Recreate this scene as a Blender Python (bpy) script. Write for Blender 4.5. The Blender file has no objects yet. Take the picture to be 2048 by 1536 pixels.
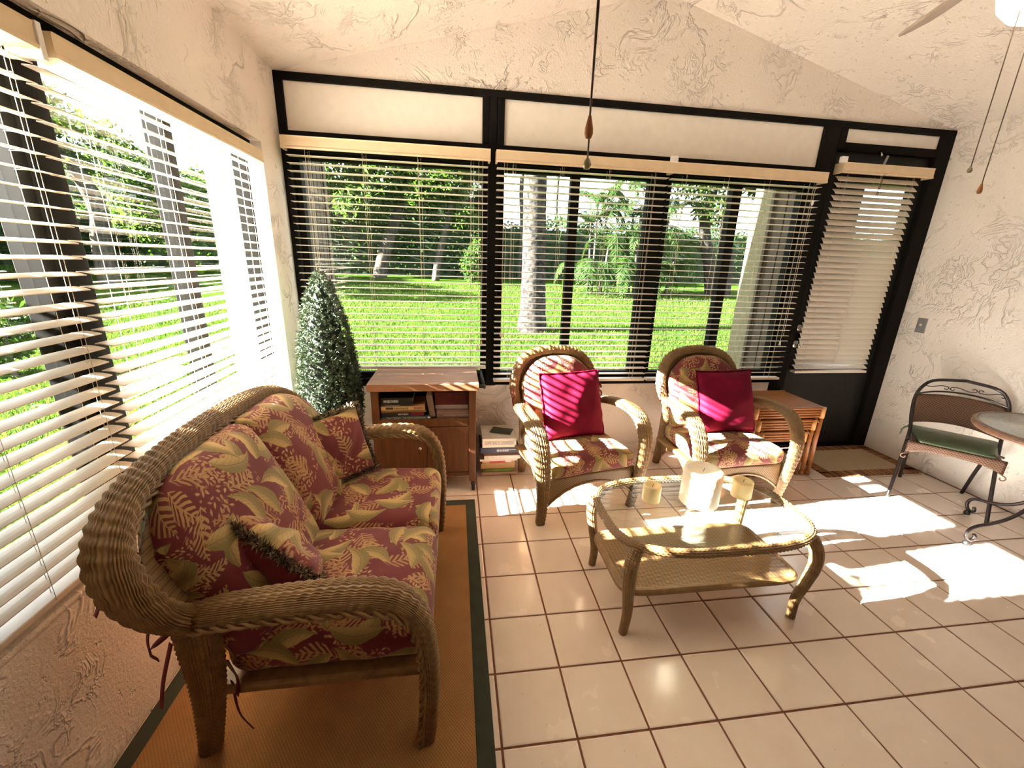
import bpy, bmesh, math, random
import numpy as np
from mathutils import Vector, Matrix, Euler

random.seed(7)
RNG = np.random.default_rng(7)
SC = bpy.context.scene
COL = SC.collection

# ------------------------------------------------------------------ camera
cam_d = bpy.data.cameras.new('camera')
cam = bpy.data.objects.new('camera', cam_d)
COL.objects.link(cam)
SC.camera = cam
cam_d.sensor_fit = 'HORIZONTAL'
cam_d.sensor_width = 36.0
cam_d.lens = 823.33 / 2048 * 36.0
cam_d.shift_x = -1.8 / 2048
cam_d.shift_y = 0.7 / 2048
cam_d.clip_start = 0.02
cam_d.clip_end = 400
_yaw, _pit, _rol = 0.1429, 0.2895, 0.0320
_f = Vector((math.sin(_yaw) * math.cos(_pit), math.cos(_yaw) * math.cos(_pit), -math.sin(_pit)))
_r = Vector((math.cos(_yaw), -math.sin(_yaw), 0))
_u = _r.cross(_f)
_r2 = math.cos(_rol) * _r + math.sin(_rol) * _u
_u2 = -math.sin(_rol) * _r + math.cos(_rol) * _u
M = Matrix((_r2, _u2, -_f)).transposed().to_4x4()
M.translation = Vector((-0.3851, -2.1698, 1.4927))
cam.matrix_world = M

# ------------------------------------------------------------------ world, sun, exposure
w = bpy.data.worlds.new('sky')
SC.world = w
w.use_nodes = True
_bg = w.node_tree.nodes['Background']
_bg.inputs['Color'].default_value = (0.93, 0.97, 1.0, 1)
_bg.inputs['Strength'].default_value = 1.0

sun_d = bpy.data.lights.new('sun', 'SUN')
sun_d.energy = 42.0
sun_d.color = (1.0, 0.95, 0.87)
sun_d.angle = math.radians(0.53)
sun = bpy.data.objects.new('sun', sun_d)
COL.objects.link(sun)
SUN_DIR = Vector((1.0, 0.080, -0.475)).normalized()
sun.rotation_euler = SUN_DIR.to_track_quat('-Z', 'Y').to_euler()
sun.location = (-8, -0.5, 5)

SC.view_settings.view_transform = 'Standard'
SC.view_settings.look = 'None'
SC.view_settings.exposure = 2.65
SC.view_settings.gamma = 1.0
SC.view_settings.use_curve_mapping = False
SC.cycles.max_bounces = 10
SC.cycles.diffuse_bounces = 6
SC.cycles.glossy_bounces = 4
SC.cycles.transparent_max_bounces = 24
SC.cycles.transmission_bounces = 8
SC.cycles.sample_clamp_indirect = 20.0
SC.cycles.use_denoising = True

# ------------------------------------------------------------------ mesh helpers
def link(o, parent=None):
    COL.objects.link(o)
    if parent is not None:
        o.parent = parent
    return o

def tag(o, label=None, cat=None, group=None, kind=None):
    if label: o['label'] = label
    if cat: o['category'] = cat
    if group: o['group'] = group
    if kind: o['kind'] = kind
    return o

def thing(name, label, cat, loc=(0, 0, 0), rotz=0.0, group=None):
    o = bpy.data.objects.new(name, None)
    o.empty_display_size = 0.05
    link(o)
    o.location = loc
    o.rotation_euler = (0, 0, rotz)
    return tag(o, label, cat, group)

def struct_empty(name, loc=(0, 0, 0), parent=None):
    o = bpy.data.objects.new(name, None)
    o.empty_display_size = 0.05
    link(o, parent)
    o.location = loc
    if parent is None:
        o['kind'] = 'structure'
    return o

def np_mesh(name, V, F, uv=None, smooth=True):
    """V (n,3), F (m,k) array of equal-size faces, uv (m*k,2) per loop."""
    V = np.asarray(V, dtype=np.float32)
    F = np.asarray(F, dtype=np.int32)
    me = bpy.data.meshes.new(name)
    k = F.shape[1]
    me.vertices.add(len(V))
    me.vertices.foreach_set('co', V.ravel())
    me.loops.add(F.size)
    me.loops.foreach_set('vertex_index', F.ravel())
    me.polygons.add(len(F))
    me.polygons.foreach_set('loop_start', np.arange(0, F.size, k, dtype=np.int32))
    me.polygons.foreach_set('loop_total', np.full(len(F), k, dtype=np.int32))
    if smooth:
        me.polygons.foreach_set('use_smooth', np.ones(len(F), dtype=bool))
    if uv is not None:
        l = me.uv_layers.new(name='UVMap')
        l.data.foreach_set('uv', np.asarray(uv, dtype=np.float32).ravel())
    me.update(calc_edges=True)
    me.validate()
    return me

def np_obj(name, V, F, mat, parent=None, uv=None, smooth=True, loc=None):
    o = bpy.data.objects.new(name, np_mesh(name, V, F, uv, smooth))
    if mat is not None:
        o.data.materials.append(mat)
    link(o, parent)
    if loc is not None:
        o.location = loc
    return o

class MB:
    """collects simple shapes and links them as ONE mesh object"""
    def __init__(self):
        self.v = []; self.f = []; self.sm = []
    def add(self, vs, fs, smooth=False):
        b = len(self.v)
        self.v += [tuple(p) for p in vs]
        self.f += [tuple(i + b for i in q) for q in fs]
        self.sm += [smooth] * len(fs)
        return self
    def box(self, a, b):
        x0, y0, z0 = a; x1, y1, z1 = b
        vs = [(x0, y0, z0), (x1, y0, z0), (x1, y1, z0), (x0, y1, z0), (x0, y0, z1), (x1, y0, z1), (x1, y1, z1), (x0, y1, z1)]
        fs = [(3, 2, 1, 0), (4, 5, 6, 7), (0, 1, 5, 4), (1, 2, 6, 5), (2, 3, 7, 6), (3, 0, 4, 7)]
        return self.add(vs, fs)
    def obox(self, c, size, rot):
        R = Euler(rot).to_matrix()
        sx, sy, sz = [s / 2 for s in size]
        vs = [Vector(c) + R @ Vector((x, y, z)) for z in (-sz, sz) for x, y in ((-sx, -sy), (sx, -sy), (sx, sy), (-sx, sy))]
        fs = [(3, 2, 1, 0), (4, 5, 6, 7), (0, 1, 5, 4), (1, 2, 6, 5), (2, 3, 7, 6), (3, 0, 4, 7)]
        return self.add(vs, fs)
    def tube(self, pts, r, n=10, cap=True, closed=False):
        pts = [Vector(p) for p in pts]
        m = len(pts)
        rs = r if hasattr(r, '__len__') else [r] * m
        vs = []
        prev = None
        for i, p in enumerate(pts):
            if closed:
                t = (pts[(i + 1) % m] - pts[i - 1]).normalized()
            else:
                t = (pts[min(i + 1, m - 1)] - pts[max(i - 1, 0)]).normalized()
            if prev is None:
                a = Vector((0, 0, 1)) if abs(t.z) < 0.9 else Vector((1, 0, 0))
                e1 = (a - t * a.dot(t)).normalized()
            else:
                e1 = prev - t * prev.dot(t)
                e1 = e1.normalized() if e1.length > 1e-6 else Vector((1, 0, 0))
            prev = e1
            e2 = t.cross(e1)
            for k in range(n):
                a = 2 * math.pi * k / n
                vs.append(p + (e1 * math.cos(a) + e2 * math.sin(a)) * rs[i])
        fs = []
        for i in range(m if closed else m - 1):
            j = (i + 1) % m
            for k in range(n):
                k2 = (k + 1) % n
                fs.append((i * n + k, i * n + k2, j * n + k2, j * n + k))
        self.add(vs, fs, True)
        if cap and not closed:
            b = len(self.v) - len(vs)
            self.f.append(tuple(b + k for k in reversed(range(n)))); self.sm.append(False)
            self.f.append(tuple(b + (m - 1) * n + k for k in range(n))); self.sm.append(False)
        return self
    def cyl(self, p0, p1, r0, r1=None, n=16):
        return self.tube([p0, p1], [r0, r0 if r1 is None else r1], n)
    def lathe(self, prof, c=(0, 0, 0), n=24, axis='Z'):
        vs = []
        for r, z in prof:
            for k in range(n):
                a = 2 * math.pi * k / n
                p = (r * math.cos(a), r * math.sin(a), z)
                if axis == 'Y': p = (p[0], p[2], p[1])
                if axis == 'X': p = (p[2], p[0], p[1])
                vs.append((c[0] + p[0], c[1] + p[1], c[2] + p[2]))
        fs = []
        for i in range(len(prof) - 1):
            for k in range(n):
                k2 = (k + 1) % n
                fs.append((i * n + k, i * n + k2, (i + 1) * n + k2, (i + 1) * n + k))
        self.add(vs, fs, True)
        return self
    def prism(self, poly, z0, z1):
        n = len(poly)
        vs = [(x, y, z0) for x, y in poly] + [(x, y, z1) for x, y in poly]
        fs = [tuple(reversed(range(n))), tuple(range(n, 2 * n))]
        fs += [(i, (i + 1) % n, n + (i + 1) % n, n + i) for i in range(n)]
        return self.add(vs, fs)
    def build(self, name, mat, parent=None, bevel=0.0, loc=None, recalc=False):
        me = bpy.data.meshes.new(name)
        me.from_pydata(self.v, [], self.f)
        me.polygons.foreach_set('use_smooth', self.sm)
        if recalc:
            bm = bmesh.new(); bm.from_mesh(me)
            bmesh.ops.recalc_face_normals(bm, faces=bm.faces)
            bm.to_mesh(me); bm.free()
        me.update()
        o = bpy.data.objects.new(name, me)
        if mat is not None:
            me.materials.append(mat)
        link(o, parent)
        if loc is not None:
            o.location = loc
        if bevel:
            b = o.modifiers.new('bevel', 'BEVEL')
            b.width = bevel; b.segments = 2; b.limit_method = 'ANGLE'; b.angle_limit = math.radians(50)
        return o

def copy_tree(o, parent=None):
    c = o.copy()
    COL.objects.link(c)
    c.parent = parent
    for ch in list(o.children):
        copy_tree(ch, c)
    return c

def smooth_path(P, n, closed=False):
    """Catmull-Rom resample of control rows (any columns) at ~uniform arc length of the first three"""
    P = np.asarray(P, float)
    m = len(P)
    if closed:
        Q = np.vstack([P[-1], P, P[0], P[1]])
    else:
        Q = np.vstack([2 * P[0] - P[1], P, 2 * P[-1] - P[-2]])
    out = []
    for i in range(1, len(Q) - 2):
        t = np.linspace(0, 1, 24, endpoint=False)[:, None]
        p0, p1, p2, p3 = Q[i - 1], Q[i], Q[i + 1], Q[i + 2]
        out.append(0.5 * ((2 * p1) + (-p0 + p2) * t + (2 * p0 - 5 * p1 + 4 * p2 - p3) * t ** 2 + (-p0 + 3 * p1 - 3 * p2 + p3) * t ** 3))
    D = np.vstack(out + [P[:1] if closed else P[-1:]])
    s = np.r_[0, np.cumsum(np.linalg.norm(np.diff(D[:, :3], axis=0), axis=1))]
    u = np.linspace(0, s[-1], n + 1)
    R = np.stack([np.interp(u, s, D[:, k]) for k in range(D.shape[1])], 1)
    return (R[:-1] if closed else R), s[-1]

def woven_sweep(name, ctrl, side, mat, parent, strand=0.007, rib=0.032, amp=0.0035, power=2.6, step=0.0065, vps=5,
                closed=False, phase=0.5, twist=0.0):
    """Wicker-covered band or roll. ctrl rows: x,y,z,half_width,half_thickness.  The half width lies along
    'side' (a vector or an array of vectors).  Strands run along the path and dip under ribs."""
    _, L = smooth_path(ctrl, 10, closed)
    n = max(8, int(L / step))
    R, L = smooth_path(ctrl, n, closed)
    P, a, b = R[:, :3], R[:, 3], R[:, 4]
    if closed:
        T = np.roll(P, -1, 0) - np.roll(P, 1, 0)
    else:
        T = np.gradient(P, axis=0)
    T /= np.linalg.norm(T, axis=1)[:, None]
    S = np.broadcast_to(np.asarray(side, float), P.shape).copy()
    S -= T * (S * T).sum(1)[:, None]
    S /= np.linalg.norm(S, axis=1)[:, None]
    Nn = np.cross(T, S)
    am, bm_ = a.max(), b.max()
    per = 4 * (am + bm_) * 0.82
    ns = max(8, int(per / strand / 2) * 2)
    m = ns * vps
    th = np.arange(m) / m * 2 * np.pi
    ct, st = np.cos(th), np.sin(th)
    e = 2.0 / power
    cx = np.sign(ct) * np.abs(ct) ** e
    cy = np.sign(st) * np.abs(st) ** e
    u = np.arange(len(P)) * (L / n)
    vi = np.arange(m) / vps
    idx = np.floor(vi)
    tq = (vi - idx) * 2 - 1
    prof = np.sqrt(np.clip(1 - (tq / 0.78) ** 2, 0, 1))
    ou = 0.5 - 0.5 * np.cos(2 * np.pi * (u[:, None] / rib + idx[None, :] * phase))
    h = amp * (prof[None, :] * (0.30 + 0.70 * ou ** 0.7) - 0.55)
    X = cx[None, :] * (a[:, None] + h * np.abs(ct)[None, :] ** 0.5)
    Y = cy[None, :] * (b[:, None] + h * np.abs(st)[None, :] ** 0.5)
    if twist:
        pass
    V = P[:, None, :] + S[:, None, :] * X[..., None] + Nn[:, None, :] * Y[..., None]
    nr = len(P)
    I = np.arange(nr * m).reshape(nr, m)
    I2 = np.roll(I, -1, 1)
    if closed:
        J = np.roll(I, -1, 0); J2 = np.roll(I2, -1, 0)
        F = np.stack([I, I2, J2, J], -1).reshape(-1, 4)
    else:
        F = np.stack([I[:-1], I2[:-1], I2[1:], I[1:]], -1).reshape(-1, 4)
    V = V.reshape(-1, 3)
    if not closed:
        c0 = len(V)
        V = np.vstack([V, P[0], P[-1]])
        r = np.arange(m); r2 = np.roll(r, -1)
        F = np.vstack([F, np.stack([r2, r, np.full(m, c0), np.full(m, c0)], -1)[:, :],
                       np.stack([(nr - 1) * m + r, (nr - 1) * m + r2, np.full(m, c0 + 1), np.full(m, c0 + 1)], -1)])
        # degenerate quads -> use triangles through a second mesh part
        keep = F[:-2 * m]
        me = bpy.data.meshes.new(name)
        V32 = V.astype(np.float32)
        tri = np.vstack([np.stack([r2, r, np.full(m, c0)], -1), np.stack([(nr - 1) * m + r, (nr - 1) * m + r2, np.full(m, c0 + 1)], -1)])
        me.vertices.add(len(V32)); me.vertices.foreach_set('co', V32.ravel())
        nl = keep.size + tri.size
        me.loops.add(nl)
        me.loops.foreach_set('vertex_index', np.r_[keep.ravel(), tri.ravel()].astype(np.int32))
        me.polygons.add(len(keep) + len(tri))
        me.polygons.foreach_set('loop_start', np.r_[np.arange(0, keep.size, 4), keep.size + np.arange(0, tri.size, 3)].astype(np.int32))
        me.polygons.foreach_set('loop_total', np.r_[np.full(len(keep), 4), np.full(len(tri), 3)].astype(np.int32))
        me.polygons.foreach_set('use_smooth', np.ones(len(keep) + len(tri), dtype=bool))
        me.update(calc_edges=True); me.validate()
    else:
        me = np_mesh(name, V, F)
    o = bpy.data.objects.new(name, me)
    me.materials.append(mat)
    return link(o, parent)

def braid_edge(name, pts, r, mat, parent, pitch=0.022):
    """two strands twisted round a path: the plaited edge of a wicker band"""
    R, L = smooth_path(pts, max(20, int(np.linalg.norm(np.diff(np.asarray(pts), axis=0), axis=1).sum() / 0.006)))
    T = np.gradient(R, axis=0); T /= np.linalg.norm(T, axis=1)[:, None]
    A = np.cross(T, (0.3, 0.5, 0.81)); A /= np.linalg.norm(A, axis=1)[:, None]
    B = np.cross(T, A)
    u = np.linspace(0, L, len(R))
    mb = MB()
    for k in range(2):
        a = 2 * np.pi * u / pitch / 2 + k * np.pi
        mb.tube(list(R + (A * np.cos(a)[:, None] + B * np.sin(a)[:, None]) * r * 0.75), r * 0.62, 6)
    return mb.build(name, mat, parent)

def rounded_box_grid(sx, sy, sz, r, n, bulge=0.0, bulge_bot=0.0, wr=0.0, seed=0, sag=0.0):
    """upholstered cushion: rounded box with a domed top.  returns V,F,uv (per loop, metres)"""
    nx, ny, nz = n
    rs = np.random.default_rng(seed)
    def face(u, v, fix, sgn):
        U, W = np.meshgrid(np.linspace(-1, 1, u + 1), np.linspace(-1, 1, v + 1), indexing='ij')
        return U, W
    V = []; F = []; UV = []
    half = np.array([sx, sy, sz]) / 2
    def emit(P, uvc, flip):
        b = sum(len(x) for x in V)
        a, c = P.shape[:2]
        I = b + np.arange(a * c).reshape(a, c)
        q = np.stack([I[:-1, :-1], I[1:, :-1], I[1:, 1:], I[:-1, 1:]], -1)
        uq = np.stack([uvc[:-1, :-1], uvc[1:, :-1], uvc[1:, 1:], uvc[:-1, 1:]], -2)
        if flip:
            q = q[..., ::-1]; uq = uq[..., ::-1, :]
        V.append(P.reshape(-1, 3)); F.append(q.reshape(-1, 4)); UV.append(uq.reshape(-1, 2))
    for ax in range(3):
        o1, o2 = [(1, 2), (2, 0), (0, 1)][ax]
        cnt = [nx, ny, nz]
        A, B = np.meshgrid(np.linspace(-half[o1], half[o1], cnt[o1] + 1), np.linspace(-half[o2], half[o2], cnt[o2] + 1), indexing='ij')
        for s in (-1, 1):
            P = np.zeros(A.shape + (3,))
            P[..., o1] = A; P[..., o2] = B; P[..., ax] = s * half[ax]
            if ax == 2: uv = np.stack([P[..., 0], P[..., 1]], -1)
            elif ax == 0: uv = np.stack([s * (half[0] + half[2]) + s * -P[..., 2], P[..., 1]], -1)
            else: uv = np.stack([P[..., 0], s * (half[1] + half[2]) + s * -P[..., 2]], -1)
            emit(P, uv, s < 0)
    V = np.vstack(V); F = np.vstack(F); UV = np.vstack(UV)
    inner = np.maximum(half - r, 1e-4)
    Q = np.clip(V, -inner, inner)
    D = V - Q
    ln = np.linalg.norm(D, axis=1)[:, None]
    V = np.where(ln > 1e-9, Q + D / np.maximum(ln, 1e-9) * np.minimum(r, half.min()), V)
    x = V[:, 0] / half[0]; y = V[:, 1] / half[1]; z = V[:, 2] / half[2]
    dome = np.clip(1 - np.abs(x) ** 2.6, 0, 1) * np.clip(1 - np.abs(y) ** 2.6, 0, 1)
    V[:, 2] += np.where(z > 0, dome * bulge * z, dome * bulge_bot * z)
    if sag:
        V[:, 2] -= sag * dome
    if wr:
        for k in range(6):
            kx, ky = rs.normal(0, 9, 2); ph = rs.uniform(0, 6.28)
            V[:, 2] += wr * np.sin(V[:, 0] * kx * 2 + V[:, 1] * ky * 2 + ph) * np.clip(z, -1, 1) / 3
    # weld the six faces
    key = np.round(V * 20000).astype(np.int64)
    _, first, inv = np.unique(key, axis=0, return_index=True, return_inverse=True)
    return V[first], inv.reshape(-1)[F], UV

def throw_pillow(w, h, t, n=28, pinch=0.07, power=0.42, seed=0, wr=0.004):
    rs = np.random.default_rng(seed)
    x, y = np.meshgrid(np.linspace(-1, 1, n + 1), np.linspace(-1, 1, n + 1), indexing='ij')
    th = (np.clip(1 - x ** 2, 0, 1) * np.clip(1 - y ** 2, 0, 1)) ** power * t / 2
    wrk = np.zeros_like(x)
    for k in range(7):
        kx, ky = rs.normal(0, 3.2, 2); wrk += np.sin(kx * x * 1.6 + ky * y * 1.6 + rs.uniform(0, 6.28))
    wrk *= wr * (th / (t / 2))
    X = x * (1 - pinch * (1 - y ** 2)) * w / 2
    Y = y * (1 - pinch * (1 - x ** 2)) * h / 2
    top = np.stack([X, Y, th + wrk], -1); bot = np.stack([X, Y, -th + wrk], -1)
    m = n + 1
    I = np.arange(m * m).reshape(m, m)
    q = np.stack([I[:-1, :-1], I[1:, :-1], I[1:, 1:], I[:-1, 1:]], -1).reshape(-1, 4)
    V = np.vstack([top.reshape(-1, 3), bot.reshape(-1, 3)])
    F = np.vstack([q, q[:, ::-1] + m * m])
    uvp = np.stack([x * w / 2, y * h / 2], -1).reshape(-1, 2)
    UV = np.vstack([uvp[q].reshape(-1, 2), (uvp[q[:, ::-1]] + 3.3).reshape(-1, 2)])
    edge = np.vstack([top[:, 0], top[-1, :], top[::-1, -1], top[0, ::-1]])
    return V, F, UV, edge, m * m

def leaf_quads(P, D, Nrm, ln, wd, bend=0.0):
    """one pointed leaf (2 quads' worth of tris collapsed into 1 quad) per row: centre-line from P along D"""
    S = np.cross(D, Nrm)
    S /= np.maximum(np.linalg.norm(S, axis=1), 1e-9)[:, None]
    ln = np.broadcast_to(ln, len(P))[:, None]; wd = np.broadcast_to(wd, len(P))[:, None]
    mid = P + D * ln * 0.5
    V = np.stack([P, mid + S * wd / 2 + Nrm * bend * ln, P + D * ln, mid - S * wd / 2 + Nrm * bend * ln], 1).reshape(-1, 3)
    F = np.arange(len(P) * 4).reshape(-1, 4)
    return V, F

def unit(A):
    return A / np.maximum(np.linalg.norm(A, axis=-1, keepdims=True), 1e-9)

# ------------------------------------------------------------------ materials
class NT:
    def __init__(self, name):
        self.m = bpy.data.materials.new(name)
        self.m.use_nodes = True
        self.t = self.m.node_tree
        self.t.nodes.clear()
        self.out = self.t.nodes.new('ShaderNodeOutputMaterial')
    def n(self, typ, **kw):
        nd = self.t.nodes.new('ShaderNode' + typ)
        for k, v in kw.items():
            setattr(nd, k, v)
        return nd
    def put(self, sock, v):
        if hasattr(v, 'is_output') or isinstance(v, bpy.types.NodeSocket):
            self.t.links.new(v, sock)
        elif isinstance(v, (tuple, list)) and len(v) == 3 and sock.type == 'RGBA':
            sock.default_value = (*v, 1)
        else:
            sock.default_value = v
    def math(self, op, a, b=None, c=None, clamp=False):
        nd = self.n('Math', operation=op, use_clamp=clamp)
        for i, v in enumerate((a, b, c)):
            if v is not None:
                self.put(nd.inputs[i], v)
        return nd.outputs[0]
    def mix(self, f, a, b, mode='MIX'):
        nd = self.n('MixRGB', blend_type=mode)
        self.put(nd.inputs[0], f); self.put(nd.inputs[1], a); self.put(nd.inputs[2], b)
        return nd.outputs[0]
    def mapr(self, v, a, b, c=0.0, d=1.0, smooth=False):
        nd = self.n('MapRange', interpolation_type='SMOOTHSTEP' if smooth else 'LINEAR')
        self.put(nd.inputs[0], v)
        for i, x in enumerate((a, b, c, d)):
            self.put(nd.inputs[1 + i], x)
        return nd.outputs[0]
    def coord(self, which='Object'):
        return self.n('TexCoord').outputs[which]
    def mapping(self, v, scale=(1, 1, 1), loc=(0, 0, 0), rot=(0, 0, 0)):
        nd = self.n('Mapping')
        self.put(nd.inputs['Vector'], v)
        nd.inputs['Scale'].default_value = scale; nd.inputs['Location'].default_value = loc; nd.inputs['Rotation'].default_value = rot
        return nd.outputs[0]
    def noise(self, v, scale, detail=3.0, rough=0.55, out=0, dist=0.0):
        nd = self.n('TexNoise')
        self.put(nd.inputs['Vector'], v)
        nd.inputs['Scale'].default_value = scale; nd.inputs['Detail'].default_value = detail
        nd.inputs['Roughness'].default_value = rough; nd.inputs['Distortion'].default_value = dist
        return nd.outputs[out]
    def bsdf(self, color, rough=0.5, bump=None, bstr=0.3, bdist=0.01, **kw):
        p = self.n('BsdfPrincipled')
        self.put(p.inputs['Base Color'], color)
        self.put(p.inputs['Roughness'], rough)
        for k, v in kw.items():
            self.put(p.inputs[k.replace('_', ' ')], v)
        if bump is not None:
            b = self.n('Bump')
            b.inputs['Strength'].default_value = bstr; b.inputs['Distance'].default_value = bdist
            self.put(b.inputs['Height'], bump)
            self.t.links.new(b.outputs[0], p.inputs['Normal'])
        return p.outputs[0]
    def done(self, shader):
        self.t.links.new(shader, self.out.inputs['Surface'])
        return self.m

def flat(name, col, rough=0.5, var=0.12, scale=18.0, **kw):
    """plain painted or moulded surface with slight procedural mottling"""
    k = NT(name)
    nz = k.noise(k.coord(), scale, 3)
    c = k.mix(k.mapr(nz, 0.3, 0.7), tuple(x * (1 - var) for x in col), tuple(min(1, x * (1 + var)) for x in col))
    return k.done(k.bsdf(c, rough, nz, 0.05, 0.002, **kw))

def island(name, cols, rough=0.6, **kw):
    """colour picked per loose piece (leaf, tuft, blade)"""
    k = NT(name)
    r = k.n('ValToRGB')
    el = r.color_ramp.elements
    while len(el) < len(cols): el.new(0.5)
    for i, c in enumerate(cols):
        el[i].position = i / (len(cols) - 1); el[i].color = (*c, 1)
    k.t.links.new(k.n('NewGeometry').outputs['Random Per Island'], r.inputs[0])
    return k, r.outputs[0]

def plaster(name, col, ridge=1.0):
    """trowelled stucco: mostly flat, with scattered knife ridges and pits"""
    k = NT(name)
    co = k.coord()
    big = k.noise(co, 3.2, 4, 0.6, dist=0.9)
    ridge1 = k.math('SUBTRACT', 1.0, k.math('MULTIPLY', k.math('ABSOLUTE', k.math('SUBTRACT', big, 0.5)), 26.0), clamp=True)
    patch = k.mapr(k.noise(co, 2.1, 3), 0.50, 0.62)
    b2 = k.noise(k.mapping(co, (1, 1, 1), (7, 3, 1)), 9.0, 3, 0.6, dist=1.2)
    ridge2 = k.math('SUBTRACT', 1.0, k.math('MULTIPLY', k.math('ABSOLUTE', k.math('SUBTRACT', b2, 0.5)), 20.0), clamp=True)
    patch2 = k.mapr(k.noise(k.mapping(co, (1, 1, 1), (2, 9, 4)), 3.3, 3), 0.52, 0.64)
    fine = k.noise(co, 90, 3, 0.6)
    pits = k.mapr(k.noise(co, 34, 3, 0.6), 0.66, 0.74)
    h = k.math('ADD', k.math('MULTIPLY', k.math('MULTIPLY', ridge1, patch), 1.0 * ridge), k.math('MULTIPLY', k.math('MULTIPLY', ridge2, patch2), 0.7 * ridge))
    h = k.math('ADD', h, k.math('SUBTRACT', k.math('MULTIPLY', fine, 0.30), k.math('MULTIPLY', pits, 0.6 * ridge)))
    c = k.mix(k.mapr(k.noise(co, 2.5, 3), 0.3, 0.7), tuple(x * 0.955 for x in col), col)
    return k.done(k.bsdf(c, 0.85, h, 0.75, 0.018))

def leafpattern():
    """burgundy upholstery print: big gold-green leaves, fern sprigs and blossom clusters"""
    k = NT('floral_fabric')
    uv = k.coord('UV')
    wob = k.noise(uv, 14, 2, out=1)
    off = k.n('VectorMath', operation='SUBTRACT'); k.put(off.inputs[0], wob); off.inputs[1].default_value = (0.5, 0.5, 0.5)
    sc = k.n('VectorMath', operation='SCALE'); k.put(sc.inputs[0], off.outputs[0]); sc.inputs['Scale'].default_value = 0.02
    ad = k.n('VectorMath', operation='ADD'); k.put(ad.inputs[0], uv); k.put(ad.inputs[1], sc.outputs[0])
    base = ad.outputs[0]
    def layer(scale, L, W, shift, curve=0.25, prob=1.0, ang=0.0):
        v = k.mapping(base, loc=shift)
        vo = k.n('TexVoronoi', voronoi_dimensions='2D')
        k.put(vo.inputs['Vector'], v); vo.inputs['Scale'].default_value = scale; vo.inputs['Randomness'].default_value = 0.75
        d = k.n('VectorMath', operation='SUBTRACT'); k.put(d.inputs[0], v); k.put(d.inputs[1], vo.outputs['Position'])
        sep = k.n('SeparateXYZ')
        col = k.n('SeparateColor'); k.put(col.inputs[0], vo.outputs['Color'])
        rot = k.n('VectorRotate', rotation_type='Z_AXIS')
        k.put(rot.inputs['Vector'], d.outputs[0])
        k.put(rot.inputs['Angle'], k.math('ADD', k.math('MULTIPLY', col.outputs[0], 6.283), ang))
        k.put(sep.inputs[0], rot.outputs[0])
        t = k.math('DIVIDE', sep.outputs[0], L)
        t2 = k.math('MULTIPLY', t, t)
        ly = k.math('SUBTRACT', sep.outputs[1], k.math('MULTIPLY', t2, curve * L))
        wv = k.math('MULTIPLY', k.math('MULTIPLY', k.math('SUBTRACT', 1.0, t2), W), k.math('ADD', 1.0, k.math('MULTIPLY', t, -0.45)))
        al = k.math('ABSOLUTE', ly)
        inside = k.mapr(k.math('SUBTRACT', wv, al), 0.0, 0.0022)
        inside = k.math('MULTIPLY', inside, k.math('LESS_THAN', k.math('ABSOLUTE', t), 1.0))
        if prob < 1:
            inside = k.math('MULTIPLY', inside, k.math('LESS_THAN', col.outputs[1], prob))
        return inside, t, ly, al, wv, col.outputs[2], sep
    red = k.mix(k.mapr(k.noise(uv, 3.5, 3), 0.3, 0.7), (0.135, 0.018, 0.022), (0.175, 0.026, 0.03))
    c = red
    # blossom clusters
    for sh, s in (((1.3, 0.4, 0), 46.0), ((5.1, 2.2, 0), 60.0)):
        m, t, ly, al, wv, rnd, sep = layer(s, 0.011, 0.0048, sh, 0.1)
        cl = k.mapr(k.noise(k.mapping(base, loc=sh), 7.5, 1), 0.555, 0.60)
        tone = k.mix(rnd, (0.42, 0.20, 0.085), (0.52, 0.33, 0.15))
        c = k.mix(k.math('MULTIPLY', m, cl), c, tone)
    # fern sprigs: leaflets along a curved stem
    for sh, s, a in (((2.7, 7.7, 0), 6.2, 0.0), ((9.2, 3.1, 0), 5.6, 1.0)):
        m, t, ly, al, wv, rnd, sep = layer(s, 0.072, 0.036, sh, 0.35, 0.8, a)
        ph = k.math('ADD', k.math('MULTIPLY', sep.outputs[0], 330.0), k.math('MULTIPLY', al, -260.0))
        lf = k.mapr(k.math('SINE', ph), -0.15, 0.2)
        stem = k.math('LESS_THAN', al, 0.0018)
        lf = k.math('MAXIMUM', lf, stem)
        tone = k.mix(rnd, (0.34, 0.17, 0.07), (0.44, 0.27, 0.11))
        c = k.mix(k.math('MULTIPLY', m, lf), c, tone)
    # big leaves
    for sh, s, a, pr in (((0.0, 0.0, 0), 5.4, 0.0, 0.9), ((0.035, 0.028, 0), 5.4, 0.9, 0.75), ((4.4, 6.1, 0), 5.0, 2.1, 0.62)):
        m, t, ly, al, wv, rnd, sep = layer(s, 0.088, 0.031, sh, 0.42, pr, a)
        ph = k.math('ADD', k.math('MULTIPLY', sep.outputs[0], 330.0), k.math('MULTIPLY', al, -420.0))
        vein = k.mapr(k.math('SINE', ph), 0.72, 0.98)
        vein = k.math('MAXIMUM', k.math('MULTIPLY', vein, 0.55), k.math('LESS_THAN', al, 0.0014))
        side = k.mapr(ly, -0.012, 0.018)
        tone = k.mix(side, (0.20, 0.155, 0.052), (0.60, 0.405, 0.16))
        tone = k.mix(k.math('MULTIPLY', rnd, 0.6), tone, (0.26, 0.19, 0.06))
        tone = k.mix(k.math('MULTIPLY', vein, 0.55), tone, (0.10, 0.075, 0.03))
        c = k.mix(m, c, tone)
    weave = k.math('ADD', k.math('SINE', k.math('MULTIPLY', k.n('SeparateXYZ').outputs[0], 1.0)), 0.0)
    bump = k.noise(uv, 900, 1)
    return k.done(k.bsdf(c, 0.85, bump, 0.08, 0.001, Sheen_Weight=0.15))

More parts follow.
